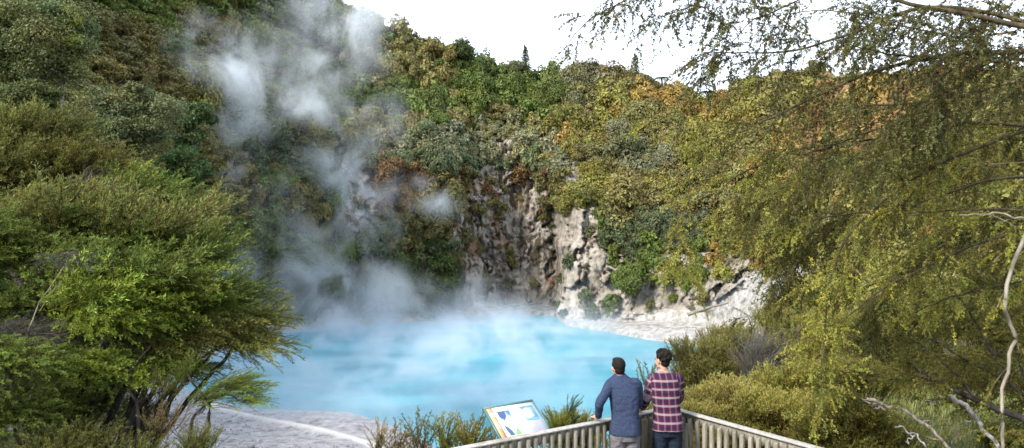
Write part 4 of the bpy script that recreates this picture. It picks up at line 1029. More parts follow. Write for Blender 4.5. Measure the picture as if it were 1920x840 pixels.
# pebbles and crust fragments on the beach
rg = np.random.default_rng(97); g = Geo(); n = 2600
bx = rg.uniform(-36, -4, n); by = rg.uniform(38, 64, n); bz = ground_z(bx, by); ok = (bz > .12) & (bz < 3); bx, by, bz = bx[ok], by[ok], bz[ok]
for x_, y_, z_ in zip(bx, by, bz):
    r_ = rg.uniform(.03, .10) * (1 + 2 * (rg.random() > .97)); u = rand_unit(6, rg) * .3 + np.array([[1, 0, 0], [-1, 0, 0], [0, 1, 0], [0, -1, 0], [0, 0, .7], [0, 0, -.7]])
    g.add(u * r_ + [x_, y_, z_ + r_ * .1], [[0, 2, 4], [2, 1, 4], [1, 3, 4], [3, 0, 4], [2, 0, 5], [1, 2, 5], [3, 1, 5], [0, 3, 5]])
tag(g.build('gravel', simple('pebble', (.24, .235, .24), .9, .15, 3, .5)), kind='stuff')
# ---------------------------------------------------------------- deck, fence, info board
DECK = 10.70; RAIL = 11.70
CORNER = np.array([2.048, 9.183]); LD = nrm(np.array([-.835, -.55])); RDv = nrm(np.array([.568, -.823]))
def woodmat(name, c1, c2, c3):
    m, nt, b = mat(name)
    tc = nd(nt, 'ShaderNodeNewGeometry'); mp = nd(nt, 'ShaderNodeMapping'); mp.inputs['Scale'].default_value = (14, 14, 2.2); lk(nt, tc.outputs['Position'], mp.inputs['Vector'])
    n = nd(nt, 'ShaderNodeTexNoise', i_Scale=1.6, i_Detail=8.0, i_Roughness=.7); lk(nt, mp.outputs[0], n.inputs['Vector'])
    r = nd(nt, 'ShaderNodeValToRGB'); cr = r.color_ramp; cr.elements.new(.5)
    for e, (p, c) in zip(cr.elements, [(.3, c1), (.5, c2), (.7, c3)]): e.position = p; e.color = (*c, 1)
    lk(nt, n.outputs['Fac'], r.inputs['Fac'])
    n2 = nd(nt, 'ShaderNodeTexNoise', i_Scale=5.0, i_Detail=4.0); lk(nt, tc.outputs['Position'], n2.inputs['Vector'])
    mr = nd(nt, 'ShaderNodeMapRange'); mr.inputs['From Min'].default_value = .52; mr.inputs['From Max'].default_value = .68; lk(nt, n2.outputs['Fac'], mr.inputs['Value'])
    mx = nd(nt, 'ShaderNodeMix', data_type='RGBA'); lk(nt, mr.outputs[0], mx.inputs[0]); lk(nt, r.outputs[0], mx.inputs[6]); mx.inputs[7].default_value = (.10, .11, .06, 1)   # lichen
    mf = nd(nt, 'ShaderNodeMath', operation='MULTIPLY'); lk(nt, mr.outputs[0], mf.inputs[0]); mf.inputs[1].default_value = .55; lk(nt, mf.outputs[0], mx.inputs[0])
    oi = nd(nt, 'ShaderNodeAttribute', attribute_name='col'); m2 = nd(nt, 'ShaderNodeMix', data_type='RGBA', blend_type='MULTIPLY'); m2.inputs[0].default_value = 1
    lk(nt, mx.outputs[2], m2.inputs[6]); lk(nt, oi.outputs['Color'], m2.inputs[7])
    lk(nt, m2.outputs[2], b.inputs['Base Color']); b.inputs['Roughness'].default_value = .85; b.inputs['Specular IOR Level'].default_value = .2
    bp = nd(nt, 'ShaderNodeBump', i_Strength=.5, i_Distance=.004); lk(nt, n.outputs['Fac'], bp.inputs['Height']); lk(nt, bp.outputs['Normal'], b.inputs['Normal'])
    return m
M['wood'] = woodmat('weathered_timber', (.12, .108, .085), (.215, .198, .165), (.32, .30, .26))
M['capwood'] = woodmat('rail_timber', (.22, .21, .19), (.32, .30, .28), (.44, .42, .40))

def rot2(dv):     # columns: along, inward normal, up
    return lambda a, n, z: None
def slab(g, p0, dv, nv, a0, a1, n0, n1, z0, z1, col=(1, 1, 1), slope=0):
    """box spanning a0..a1 along dv, n0..n1 along nv, z0..z1; slope lowers the top on the +n side"""
    v = []
    for a in (a0, a1):
        for n_ in (n0, n1):
            for z in (z0, z1):
                zz = z - (slope if (z == z1 and n_ == n1) else 0)
                q = np.array([p0[0], p0[1]]) + dv * a + nv * n_; v.append([q[0], q[1], zz])
    g.add(v, [[0, 1, 3, 2], [4, 6, 7, 5], [0, 4, 5, 1], [2, 3, 7, 6], [0, 2, 6, 4], [1, 5, 7, 3]], col)
fence = thing('fence', 'weathered timber lookout fence with closely set pickets meeting at a corner', 'fence', (CORNER[0], CORNER[1], DECK))
rgf = np.random.default_rng(4)
for dv, nv, length in ((LD, nrm(np.array([.55, -.835])), 5.2), (RDv, nrm(np.array([-.823, -.568])), 3.9)):
    left = dv is LD
    g = Geo(); slab(g, CORNER, dv, nv, -.03, length, -.048, .046, RAIL - .020, RAIL, slope=.003); o = g.build('rail', M['capwood'], fence)
    bv = o.modifiers.new('b', 'BEVEL'); bv.width = .003; bv.segments = 2
    g = Geo(); slab(g, CORNER, dv, nv, .05, length - .01, -.040, -.002, RAIL - .145, RAIL - .022); g.build('rail', M['wood'], fence)
    g = Geo(); slab(g, CORNER, dv, nv, .05, length - .01, -.040, -.002, DECK + .08, DECK + .19); g.build('rail', M['wood'], fence)
    a = .13; k = 0
    while a < length - .06:
        if k >= 46: break
        w_ = .022 + rgf.normal(0, .0012); zt = RAIL - .024 - (0.034 if not left else .006) + rgf.normal(0, .004); an = a + rgf.normal(0, .004)
        tn = rgf.uniform(.8, 1.18)
        g = Geo(); slab(g, CORNER, dv, nv, an - w_, an + w_, 0.0, .044, DECK + .03 + rgf.normal(0, .01), zt, (tn, tn * rgf.uniform(.97, 1.0), tn * rgf.uniform(.9, 1)), slope=.030)
        o = g.build('picket', M['wood'], fence); bv = o.modifiers.new('b', 'BEVEL'); bv.width = .003; bv.segments = 1
        a += .112; k += 1
for (a, dv, nv) in ((.02, LD, np.array([.55, -.835])), (2.35, LD, np.array([.55, -.835])), (4.7, LD, np.array([.55, -.835])), (.16, RDv, np.array([-.823, -.568])), (2.5, RDv, np.array([-.823, -.568]))):
    g = Geo(); slab(g, CORNER, dv, nv, a - .045, a + .045, -.135, -.043, DECK - 2.6, RAIL - .04); g.build('post', M['wood'], fence)
for a in (.42, .53):   # the pair of heavier uprights between the two men
    g = Geo(); slab(g, CORNER, LD, nrm(np.array([.55, -.835])), a - .04, a + .04, .046, .10, DECK + .02, RAIL - .05, (.75, .72, .62), slope=.02); g.build('post', M['wood'], fence)
# deck boards running along the left rail
g = Geo(); nvL = nrm(np.array([.55, -.835]))
for k in range(48):
    n0 = .06 + k * .098; tn = rgf.uniform(.8, 1.15)
    # clipped by right rail line: along LD from corner, inner side only
    slab(g, CORNER, LD, nvL, .02, 5.2, n0, n0 + .09, DECK - .04, DECK, (tn, tn, tn))
tag(g.build('deck', M['wood']), 'weathered board lookout deck the two men stand on', 'deck')

def flat(name, col, rough=.5):
    m, nt, b = mat(name); at = nd(nt, 'ShaderNodeAttribute', attribute_name='col'); lk(nt, at.outputs['Color'], b.inputs['Base Color']); b.inputs['Roughness'].default_value = rough
    b.inputs['Specular IOR Level'].default_value = .4; return m
M['print'] = flat('printed_panel', None, .45)
M['teal'] = simple('teal_metal', (.06, .15, .15), .4, .4, 6, .15)
TL = np.array([-.356, 8.6, 11.835]); U = np.array([.835, .55, 0]); U = U / np.linalg.norm(U)
nin = np.array([.55, -.835, 0]); nin = nin / np.linalg.norm(nin); tilt = R(36)
Vd = nin * math.cos(tilt) - np.array([0, 0, math.sin(tilt)]); Nn = nrm(np.cross(Vd, U))
if Nn[2] < 0: Nn = -Nn
SW, SH = .73, .60
def sp(u, v, h=0): return TL + U * u * SW + Vd * v * SH + Nn * h
board = thing('info_board', 'white visitor information board with orange strip in a teal frame behind the rail', 'sign', (sp(.5, .5)[0], sp(.5, .5)[1], DECK - 1.6))
def plate(g, u0, v0, u1, v1, h0, h1, col):
    p = [sp(u, v, h) for h in (h0, h1) for (u, v) in ((u0, v0), (u1, v0), (u1, v1), (u0, v1))]
    g.add(p, [[3, 2, 1, 0], [4, 5, 6, 7], [0, 1, 5, 4], [1, 2, 6, 5], [2, 3, 7, 6], [3, 0, 4, 7]], col)
g = Geo(); plate(g, .03, .04, .97, .97, -.008, .004, (.74, .74, .80)); g.build('panel', M['print'], board)
g = Geo()
for a in ((-.0, 0, 1.0, .045), (0, .955, 1, 1.0), (0, .045, .03, .955), (.97, .045, 1, .955)): plate(g, *a, -.018, .012, (1, 1, 1))
g.build('frame', M['teal'], board)
g = Geo(); plate(g, .035, .05, .145, .955, .004, .0055, (.70, .33, .17)); strip = g.build('title_strip', M['print'], board)
def poly(g, pts, h, col):
    n = len(pts); g.add([sp(u, v, h) for u, v in pts], [list(range(n))], col)
g = Geo()
for k in range(24):     # white ring emblem on the strip
    a0, a1 = k * math.pi / 12, (k + 1) * math.pi / 12
    c_ = (.09, .22); f_ = SW / SH
    poly(g, [(c_[0] + r_ * math.cos(a), c_[1] + r_ * f_ * math.sin(a)) for r_, a in ((.042, a0), (.042, a1), (.033, a1), (.033, a0))], .0065, (.8, .78, .78))
g.build('emblem', M['print'], strip)
def picture(u0, v0, u1, v1, base, shapes):
    g = Geo(); plate(g, u0, v0, u1, v1, .004, .0055, base)
    for k, (pts, col) in enumerate(shapes): poly(g, [(u0 + a * (u1 - u0), v0 + b_ * (v1 - v0)) for a, b_ in pts], .0065 + .0006 * k, col)
    g.build('picture', M['print'], board)
picture(.20, .16, .44, .42, (.35, .60, .75), [([(0, 0), (.62, 0), (.58, .5), (.3, .9), (.12, .75), (0, .6)], (.05, .08, .20)), ([(.62, 0), (1, 0), (1, .4), (.8, .45), (.68, .25)], (.08, .16, .28)), ([(.45, .8), (.6, .5), (1, .7), (1, 1), (.3, 1)], (.6, .75, .8))])
picture(.20, .50, .44, .78, (.68, .76, .82), [([(0, 0), (.25, .25), (.4, .6), (.45, 1), (.1, 1), (0, .5)], (.05, .09, .17)), ([(.65, .85), (.75, .6), (.88, .5), (1, .7), (1, 1), (.7, 1)], (.18, .32, .12))])
picture(.66, .13, .93, .50, (.25, .50, .75), [([(.15, .25), (.4, .12), (.62, .22), (.7, .4), (.62, .55), (.74, .75), (.5, .8), (.3, .88), (.2, .6)], (.66, .75, .84)), ([(0, 0), (1, 0), (1, .12), (.5, .1), (.1, .2)], (.10, .2, .34)), ([(.05, 1), (.2, .86), (.9, .85), (1, 1)], (.12, .28, .42))])
g = Geo()
for (u0, u1, v0, n_) in ((.48, .62, .16, 12), (.48, .62, .52, 9), (.66, .90, .56, 7), (.20, .42, .45, 1), (.66, .9, .72, 3)):
    for k in range(n_): poly(g, [(u0, v0 + k * .026), (u1 - (.03 if k % 4 == 3 else 0), v0 + k * .026), (u1 - (.03 if k % 4 == 3 else 0), v0 + k * .026 + .008), (u0, v0 + k * .026 + .008)], .0052, (.42, .40, .46))
poly(g, [(.20, .86), (.50, .86), (.50, .872), (.20, .872)], .0052, (.12, .16, .35)); poly(g, [(.66, .86), (.93, .86), (.93, .872), (.66, .872)], .0052, (.12, .16, .35))
g.build('print', M['print'], board)
def text(s, u, v, size, col, name='lettering', rot=0):
    c = bpy.data.curves.new(name, 'FONT'); c.body = s; c.size = size; c.extrude = .0004
    mm = simple('ink_' + s.split()[0].lower(), col, .5); c.materials.append(mm)
    o = bpy.data.objects.new(name, c); COL.objects.link(o)
    X_, Y_ = (U, -Vd) if not rot else (Vd, U)
    Mx = Matrix((Vector(X_), Vector(Y_), Vector(np.cross(X_, Y_)))).transposed().to_4x4(); Mx.translation = Vector(sp(u, v, .0068))
    dg = bpy.context.evaluated_depsgraph_get(); dg.update(); me = bpy.data.meshes.new_from_object(o.evaluated_get(dg)); bpy.data.objects.remove(o)
    me.transform(Mx)
    if not me.materials: me.materials.append(mm)
    link(name, me, board)
text('Inferno Crater', .20, .125, .038, (.62, .42, .30))
text('3', .078, .245, .045, (.8, .78, .78), rot=0)
text('ZZZ', .065, .40, .055, (.75, .66, .62), rot=1)
for u in (.2, .8):
    g = Geo(); t_ = sp(u, .55, -.02); box(g, [t_[0], t_[1], (t_[2] + DECK - 1.9) / 2], [.06, .06, t_[2] - DECK + 1.9]); g.build('post', M['teal'], board)

# ---------------------------------------------------------------- people
def soft(name, parts, matl, parent, voxel=.008, smooth=4, post=None, noise=0, nscale=10, seed=0):
    g = Geo()
    for p in parts:
        if p[0] == 'tube': tube(g, curve(p[1], max(8, 4 * len(p[1]))), np.interp(np.linspace(0, 1, max(8, 4 * len(p[1]))), np.linspace(0, 1, len(p[2])), p[2]), 16)
        elif p[0] == 'ball':
            c, r = np.array(p[1], float), np.array(p[2], float); n1, n2 = 10, 16; yaw = p[3] if len(p) > 3 else 0
            th = np.linspace(.02, math.pi - .02, n1)[:, None]; ph = np.linspace(0, 2 * math.pi, n2, endpoint=False)[None]
            v = np.stack([np.sin(th) * np.cos(ph) * r[0], np.sin(th) * np.sin(ph) * r[1], np.cos(th) * np.ones_like(ph) * r[2]], -1).reshape(-1, 3)
            cy_, sy_ = math.cos(yaw), math.sin(yaw); v = v @ np.array([[cy_, sy_, 0], [-sy_, cy_, 0], [0, 0, 1]]) + c
            i = np.arange(n1 - 1)[:, None] * n2; j = np.arange(n2)[None]; k = (j + 1) % n2
            g.add(v, np.stack([i + j, i + n2 + j, i + n2 + k, i + k], -1).reshape(-1, 4)); g.add(v[:n2], [list(range(n2))]); g.add(v[-n2:], [list(range(n2))[::-1]])
        elif p[0] == 'loft':
            secs = p[1]; ns = 24; a = np.linspace(0, 2 * math.pi, ns, endpoint=False); vs = []
            for (c, rx, ry, yaw) in secs:
                e = 2 / 2.5; x = rx * np.sign(np.cos(a)) * np.abs(np.cos(a)) ** e; y = ry * np.sign(np.sin(a)) * np.abs(np.sin(a)) ** e
                vs.append(np.stack([c[0] + x * math.cos(yaw) - y * math.sin(yaw), c[1] + x * math.sin(yaw) + y * math.cos(yaw), np.full(ns, c[2])], -1))
            v = np.concatenate(vs); m_ = len(secs); i = np.arange(m_ - 1)[:, None] * ns; j = np.arange(ns)[None]; k = (j + 1) % ns
            g.add(v, np.stack([i + j, i + k, i + ns + k, i + ns + j], -1).reshape(-1, 4)); g.add(v[:ns], [list(range(ns))[::-1]]); g.add(v[-ns:], [list(range(ns))])
    me = g.mesh('tmp'); o = bpy.data.objects.new('tmp', me); COL.objects.link(o)
    m1 = o.modifiers.new('r', 'REMESH'); m1.mode = 'VOXEL'; m1.voxel_size = voxel
    m2 = o.modifiers.new('s', 'SMOOTH'); m2.factor = .5; m2.iterations = smooth
    dg = bpy.context.evaluated_depsgraph_get(); dg.update(); me2 = bpy.data.meshes.new_from_object(o.evaluated_get(dg)); bpy.data.objects.remove(o)
    n = len(me2.vertices); co = np.empty(n * 3, np.float32); me2.vertices.foreach_get('co', co); co = co.reshape(-1, 3).astype(float)
    if noise:
        no = np.empty(n * 3, np.float32); me2.vertices.foreach_get('normal', no); no = no.reshape(-1, 3)
        co = co + no * ((fbm(co * nscale + seed, 3, seed) - .5) * 2 * noise)[:, None]
        me2.vertices.foreach_set('co', co.astype(np.float32).ravel())
    if post:
        uv = post(co); a = me2.attributes.new('cloth', 'FLOAT_VECTOR', 'POINT'); a.data.foreach_set('vector', uv.astype(np.float32).ravel())
    me2.polygons.foreach_set('use_smooth', np.ones(len(me2.polygons), bool)); me2.update()
    me2.materials.clear(); me2.materials.append(matl); me2.name = name
    return link(name, me2, parent)

M['skin'] = simple('skin', (.44, .25, .17), .5, .3, 30, .08)
M['hair'] = simple('dark_hair', (.010, .008, .007), .75, .15, 60, .5, .8, 90)
M['navy'] = simple('blue_knit', (.028, .040, .080), .85, .15, 40, .18, .5, 120)
M['greycloth'] = simple('grey_cotton', (.125, .12, .135), .85, .15, 30, .15, .4, 80)
M['denim'] = simple('dark_denim', (.012, .018, .034), .8, .2, 40, .25, .4, 100)
M['shoe'] = simple('shoe_leather', (.05, .045, .04), .6, .3)
M['eye'] = simple('eye', (.05, .04, .035), .2, .5)
def plaidmat():
    m, nt, b = mat('plaid_flannel')
    at = nd(nt, 'ShaderNodeAttribute', attribute_name='cloth'); s = nd(nt, 'ShaderNodeSeparateXYZ'); lk(nt, at.outputs['Vector'], s.inputs[0])
    def band(src, period, off, lo, hi, soft_=.04):
        a = nd(nt, 'ShaderNodeMath', operation='MULTIPLY_ADD'); lk(nt, src, a.inputs[0]); a.inputs[1].default_value = 1 / period; a.inputs[2].default_value = off + 100
        f = nd(nt, 'ShaderNodeMath', operation='FRACT'); lk(nt, a.outputs[0], f.inputs[0])
        c = nd(nt, 'ShaderNodeMath', operation='SUBTRACT'); lk(nt, f.outputs[0], c.inputs[0]); c.inputs[1].default_value = (lo + hi) / 2
        d = nd(nt, 'ShaderNodeMath', operation='ABSOLUTE'); lk(nt, c.outputs[0], d.inputs[0])
        r = nd(nt, 'ShaderNodeMapRange'); r.inputs['From Min'].default_value = (hi - lo) / 2 + soft_; r.inputs['From Max'].default_value = (hi - lo) / 2 - soft_; lk(nt, d.outputs[0], r.inputs['Value'])
        return r.outputs[0]
    def mixc(f, a, col, k=1.0):
        q = nd(nt, 'ShaderNodeMath', operation='MULTIPLY'); lk(nt, f, q.inputs[0]); q.inputs[1].default_value = k
        x = nd(nt, 'ShaderNodeMix', data_type='RGBA'); lk(nt, q.outputs[0], x.inputs[0]); x.inputs[7].default_value = (*col, 1)
        if isinstance(a, tuple): x.inputs[6].default_value = (*a, 1)
        else: lk(nt, a, x.inputs[6])
        return x.outputs[2]
    u, v = s.outputs[0], s.outputs[1]
    c = mixc(band(u, .075, 0, .55, .9), (.080, .010, .018), (.020, .016, .05), .75)
    c = mixc(band(v, .098, 0, .60, .92), c, (.020, .016, .05), .6)
    c = mixc(band(u, .075, 0, .08, .30), c, (.24, .21, .30), .28)
    c = mixc(band(v, .098, 0, .08, .33), c, (.36, .31, .34), .50)
    lk(nt, c, b.inputs['Base Color']); b.inputs['Roughness'].default_value = .9; b.inputs['Specular IOR Level'].default_value = .1
    return m
M['plaid'] = plaidmat()
def folds(m, amt, sc):
    nt = m.node_tree; b = nt.nodes['Principled BSDF']; g_ = nd(nt, 'ShaderNodeNewGeometry'); mp = nd(nt, 'ShaderNodeMapping'); mp.inputs['Scale'].default_value = (1, 1, 1.7); mp.inputs['Rotation'].default_value = (0, .9, 0)
    lk(nt, g_.outputs['Position'], mp.inputs['Vector']); n = nd(nt, 'ShaderNodeTexNoise', i_Scale=sc, i_Detail=2.0, i_Distortion=.8); lk(nt, mp.outputs[0], n.inputs['Vector'])
    bp = nd(nt, 'ShaderNodeBump', i_Strength=1.0, i_Distance=amt); lk(nt, n.outputs['Fac'], bp.inputs['Height'])
    if b.inputs['Normal'].is_linked: lk(nt, b.inputs['Normal'].links[0].from_socket, bp.inputs['Normal'])
    lk(nt, bp.outputs['Normal'], b.inputs['Normal'])
for k_, a_ in (('navy', .028), ('plaid', .022), ('greycloth', .03), ('denim', .03)): folds(M[k_], a_, 6.5)

def person(label, base, torso, head_c, yaw, arms, legs, sh_mat, tr_mat, hem, hair_curly, seed, tor_yaw=0, hs=1.0):
    b0 = np.array(base, float); root = thing('person', label, 'person', b0)
    A = lambda q: b0 + np.array(q, float)
    fd = np.array([math.sin(yaw), math.cos(yaw), 0]); rt = np.array([math.cos(yaw), -math.sin(yaw), 0]); up = np.array([0, 0, 1.])
    H = A(head_c)
    body = [('loft', [(A(c), rx * .9, ry * .9, tor_yaw) for (c, rx, ry) in torso])]
    nb = A(torso[-1][0]); body.append(('tube', [nb - [0, 0, .05], (nb + H) / 2 - fd * .012, H - [0, 0, .04] - fd * .015], [.062, .054, .055]))
    # skull, jaw, brow, nose, lips, ears
    body += [('ball', H + up * .02 - fd * .012, np.array([.074, .092, .098]) * hs, -yaw), ('ball', H - up * .035 + fd * .022, np.array([.058, .062, .075]) * hs, -yaw), ('ball', H - up * .085 + fd * .052, (.028, .024, .022), -yaw),
             ('tube', [H + fd * .076 + up * .018, H + fd * .094 - up * .008, H + fd * .100 - up * .022], [.010, .012, .014]), ('ball', H + fd * .080 - up * .052, (.024, .012, .009), -yaw), ('ball', H + fd * .078 + up * .032, (.05, .014, .009), -yaw)]
    for s in (-1, 1): body.append(('ball', H + rt * s * .076 * hs - fd * .008 - up * .005, (.010, .018, .031), -yaw)); body.append(('ball', H + rt * s * .03 + fd * .062 - up * .018, (.02, .02, .02), -yaw))
    h0 = A(torso[0][0]); shirt = [('loft', [(h0 - [0, 0, .05], torso[0][1] + .020, torso[0][2] + .020, tor_yaw), (h0 - [0, 0, .0], torso[0][1] + .016, torso[0][2] + .018, tor_yaw), (h0 + [0, 0, .05], torso[1][1] + .008, torso[1][2] + .010, tor_yaw)] + [(A(c), rx, ry, tor_yaw) for (c, rx, ry) in torso[2:]])]
    segs = []
    for (sh, elb, wr, hd, side) in arms:
        sh, elb, wr = A(sh), A(elb), A(wr); hd = nrm(np.array(hd, float))
        body.append(('tube', [sh, elb, wr], [.044, .034, .025]))
        shirt.append(('tube', [sh + (A(torso[-3][0]) - sh) * .35, sh, (sh + elb) / 2, elb, (elb + wr) / 2, wr - (wr - elb) * .02], [.068, .070, .062, .056, .048, .039]))
        segs.append((sh, elb, wr))
        # hand: palm, four unequal fingers curling over the rail, thumb off the side
        sd_ = nrm(np.cross(hd, up)) * side; pc = wr + hd * .055 - up * .012
        body.append(('tube', [wr, wr + hd * .03 - up * .008, wr + hd * .09 - up * .018], [.026, .030, .024])); body.append(('ball', pc, (.036, .036, .017)))
        for k, (o_, l_) in enumerate(((-.030, .060), (-.010, .074), (.011, .070), (.031, .054))):
            r0 = wr + hd * .075 + sd_ * o_ - up * .018; body.append(('tube', [r0, r0 + hd * l_ * .55 + sd_ * o_ * .15, r0 + hd * l_ * .9 - up * .018, r0 + hd * l_ - up * .038], [.0095, .009, .008, .007]))
        t0 = wr + hd * .02 - sd_ * .028 - up * .01; body.append(('tube', [t0, t0 - sd_ * .028 + hd * .02 - up * .004, t0 - sd_ * .036 + hd * .048 - up * .014], [.013, .011, .009]))
    tr = [('loft', [(A(torso[0][0]) - [0, 0, .13], .14, .10, tor_yaw), (A(torso[0][0]) - [0, 0, .06], .158, .115, tor_yaw), (A(torso[0][0]) + [0, 0, .02], .152, .11, tor_yaw), (A(torso[0][0]) + [0, 0, .10], .135, .095, tor_yaw)])]
    shoes = []
    for (hip, knee, ank, toe) in legs:
        hip, knee, ank = A(hip), A(knee), A(ank); toe = nrm(np.array(toe, float))
        body += [('tube', [hip, knee, ank], [.075, .05, .036]), ('tube', [ank - [0, 0, .03], ank + toe * .1 - [0, 0, .05]], [.035, .03])]
        tr.append(('tube', [hip + [0, 0, .02], (hip + knee) / 2, knee, (knee + ank) / 2, ank - [0, 0, .03]], [.098, .088, .068, .062, .058]))
        shoes.append([('tube', [ank + [0, 0, -.01] - toe * .03, ank - [0, 0, .045] + toe * .02, ank - [0, 0, .055] + toe * .12, ank - [0, 0, .06] + toe * .18], [.044, .046, .042, .03])])
    bd = soft('body', body, M['skin'], root, .0055, 3)
    def post(co):
        c = np.array([A(t[0]) for t in torso]); cx = np.interp(co[:, 2], c[:, 2], c[:, 0]); cyy = np.interp(co[:, 2], c[:, 2], c[:, 1])
        u = np.arctan2(co[:, 0] - cx, -(co[:, 1] - cyy)) * .15; u = np.where(np.abs(co[:, 0] - cx) < .17, np.clip(co[:, 0] - cx, -.17, .17) * 1.0 + np.where(co[:, 1] > cyy, .3, 0), u); v = co[:, 2].copy()
        for (s_, e_, w_) in segs:
            for (a_, b_, off) in ((s_, e_, 0), (e_, w_, np.linalg.norm(e_ - s_))):
                ab = b_ - a_; L_ = np.linalg.norm(ab); t = np.clip(((co - a_) @ ab) / L_ ** 2, -.05, 1.05); q = a_ + t[:, None] * ab; dist = np.linalg.norm(co - q, axis=1)
                outer = (dist < .078) & (np.hypot((co[:, 0] - cx) / .165, (co[:, 1] - cyy) / .12) > 1.02)
                x_ = nrm(np.cross(ab, [0, 1, 0])); u = np.where(outer, ((co - q) @ x_) * 1.2, u); v = np.where(outer, off + t * L_, v)
        return np.stack([u, v, v * 0], -1)
    sh_ = soft('shirt', shirt, sh_mat, root, .008, 3, post, .010, 7, seed)
    # collar
    if sh_mat is M['plaid']:
        soft('collar', [('tube', [nb + np.array([.058 * math.sin(a), -.05 * math.cos(a) + .01, .022 - .02 * (1 - math.cos(a)) / 2]) for a in np.linspace(-2.4, 2.4, 12)], [.016] * 12)], sh_mat, sh_, .006, 2, lambda co: np.stack([co[:, 0], co[:, 2] * 2, co[:, 2] * 0], -1))
    else:
        soft('collar', [('tube', [nb + np.array([.06 * math.sin(a), -.055 * math.cos(a) + .008, .006 - .015 * (1 - math.cos(a)) / 2]) for a in np.linspace(-3.1, 3.1, 14)], [.012] * 14)], sh_mat, sh_, .005, 2)
    soft('trousers', tr, tr_mat, root, .009, 3, None, .005, 8, seed + 3)
    for s in shoes: soft('shoe', s, M['shoe'], root, .008, 3)
    hair = [('ball', H + up * .040 - fd * .022, np.array([.082, .094, .090]) * hs, -yaw), ('ball', H - up * .015 - fd * .052, np.array([.066, .052, .066]) * hs, -yaw), ('ball', H + up * .088 + fd * .02, (.06, .062, .036), -yaw)]
    rg = np.random.default_rng(seed)
    if hair_curly:
        for k in range(90):
            u = rand_unit(1, rg)[0]; u[2] = abs(u[2]) * 1.2 - .35; u = nrm(u)
            if u @ fd > .55 and u[2] < .55: continue
            hair.append(('ball', H + up * .042 - fd * .018 + (u[0] * rt * .084 + (u[1]) * fd * .094 + up * u[2] * .096) * hs, [rg.uniform(.014, .024)] * 3))
    soft('hair', hair, M['hair'], root, .005, 1, None, .006 if hair_curly else .003, 45, seed)
    for s in (-1, 1): soft('eye', [('ball', H + rt * s * .031 + fd * .076 + up * .006, (.011, .011, .008))], M['eye'], root, .003, 0)
    return root

HIPS = lambda dx=0: None
person('man in a blue long-sleeved top and grey trousers leaning one hand on the rail', (1.345, 8.42, DECK),
       [((.0, -.01, .93), .168, .122), ((.0, 0, 1.00), .163, .120), ((0, .01, 1.10), .158, .115), ((-.005, .03, 1.22), .170, .118), ((-.012, .055, 1.34), .184, .125), ((-.02, .08, 1.43), .190, .120), ((-.028, .095, 1.49), .165, .098), ((-.04, .105, 1.53), .10, .075), ((-.048, .11, 1.56), .066, .060)],
       (-.068, .128, 1.632), -.30,
       [((-.165, .075, 1.435), (-.315, -.10, 1.27), (-.318, .045, 1.062), (-.35, .9, -.05), -1), ((.150, .085, 1.44), (.185, .17, 1.20), (.11, .27, 1.062), (-.4, .8, -.05), 1)],
       [((-.085, 0, .84), (-.09, .03, .47), (-.10, -.05, .085), (-.3, 1, 0)), ((.085, 0, .84), (.10, .05, .47), (.13, .0, .085), (.1, 1, 0))],
       M['navy'], M['greycloth'], .95, False, 5, tor_yaw=-.1)
person('man in a maroon and white plaid shirt and dark jeans at the fence corner', (1.885, 8.60, DECK),
       [((.0, -.01, .93), .172, .124), ((.0, 0, 1.00), .168, .122), ((-.005, .01, 1.12), .160, .115), ((-.015, .02, 1.25), .168, .118), ((-.025, .035, 1.37), .184, .124), ((-.032, .045, 1.46), .192, .118), ((-.038, .052, 1.52), .165, .094), ((-.042, .058, 1.56), .10, .074), ((-.045, .06, 1.59), .066, .060)],
       (-.05, .07, 1.70), -.62,
       [((-.165, .045, 1.465), (-.240, .06, 1.24), (-.262, .235, 1.075), (-.15, .9, -.15), -1), ((.14, .05, 1.47), (.175, .13, 1.22), (.13, .36, 1.075), (-.1, .9, -.1), 1)],
       [((-.085, 0, .84), (-.09, .02, .47), (-.10, -.06, .085), (-.3, 1, 0)), ((.085, 0, .84), (.095, .04, .47), (.11, -.02, .085), (.15, 1, 0))],
       M['plaid'], M['denim'], .95, True, 9)
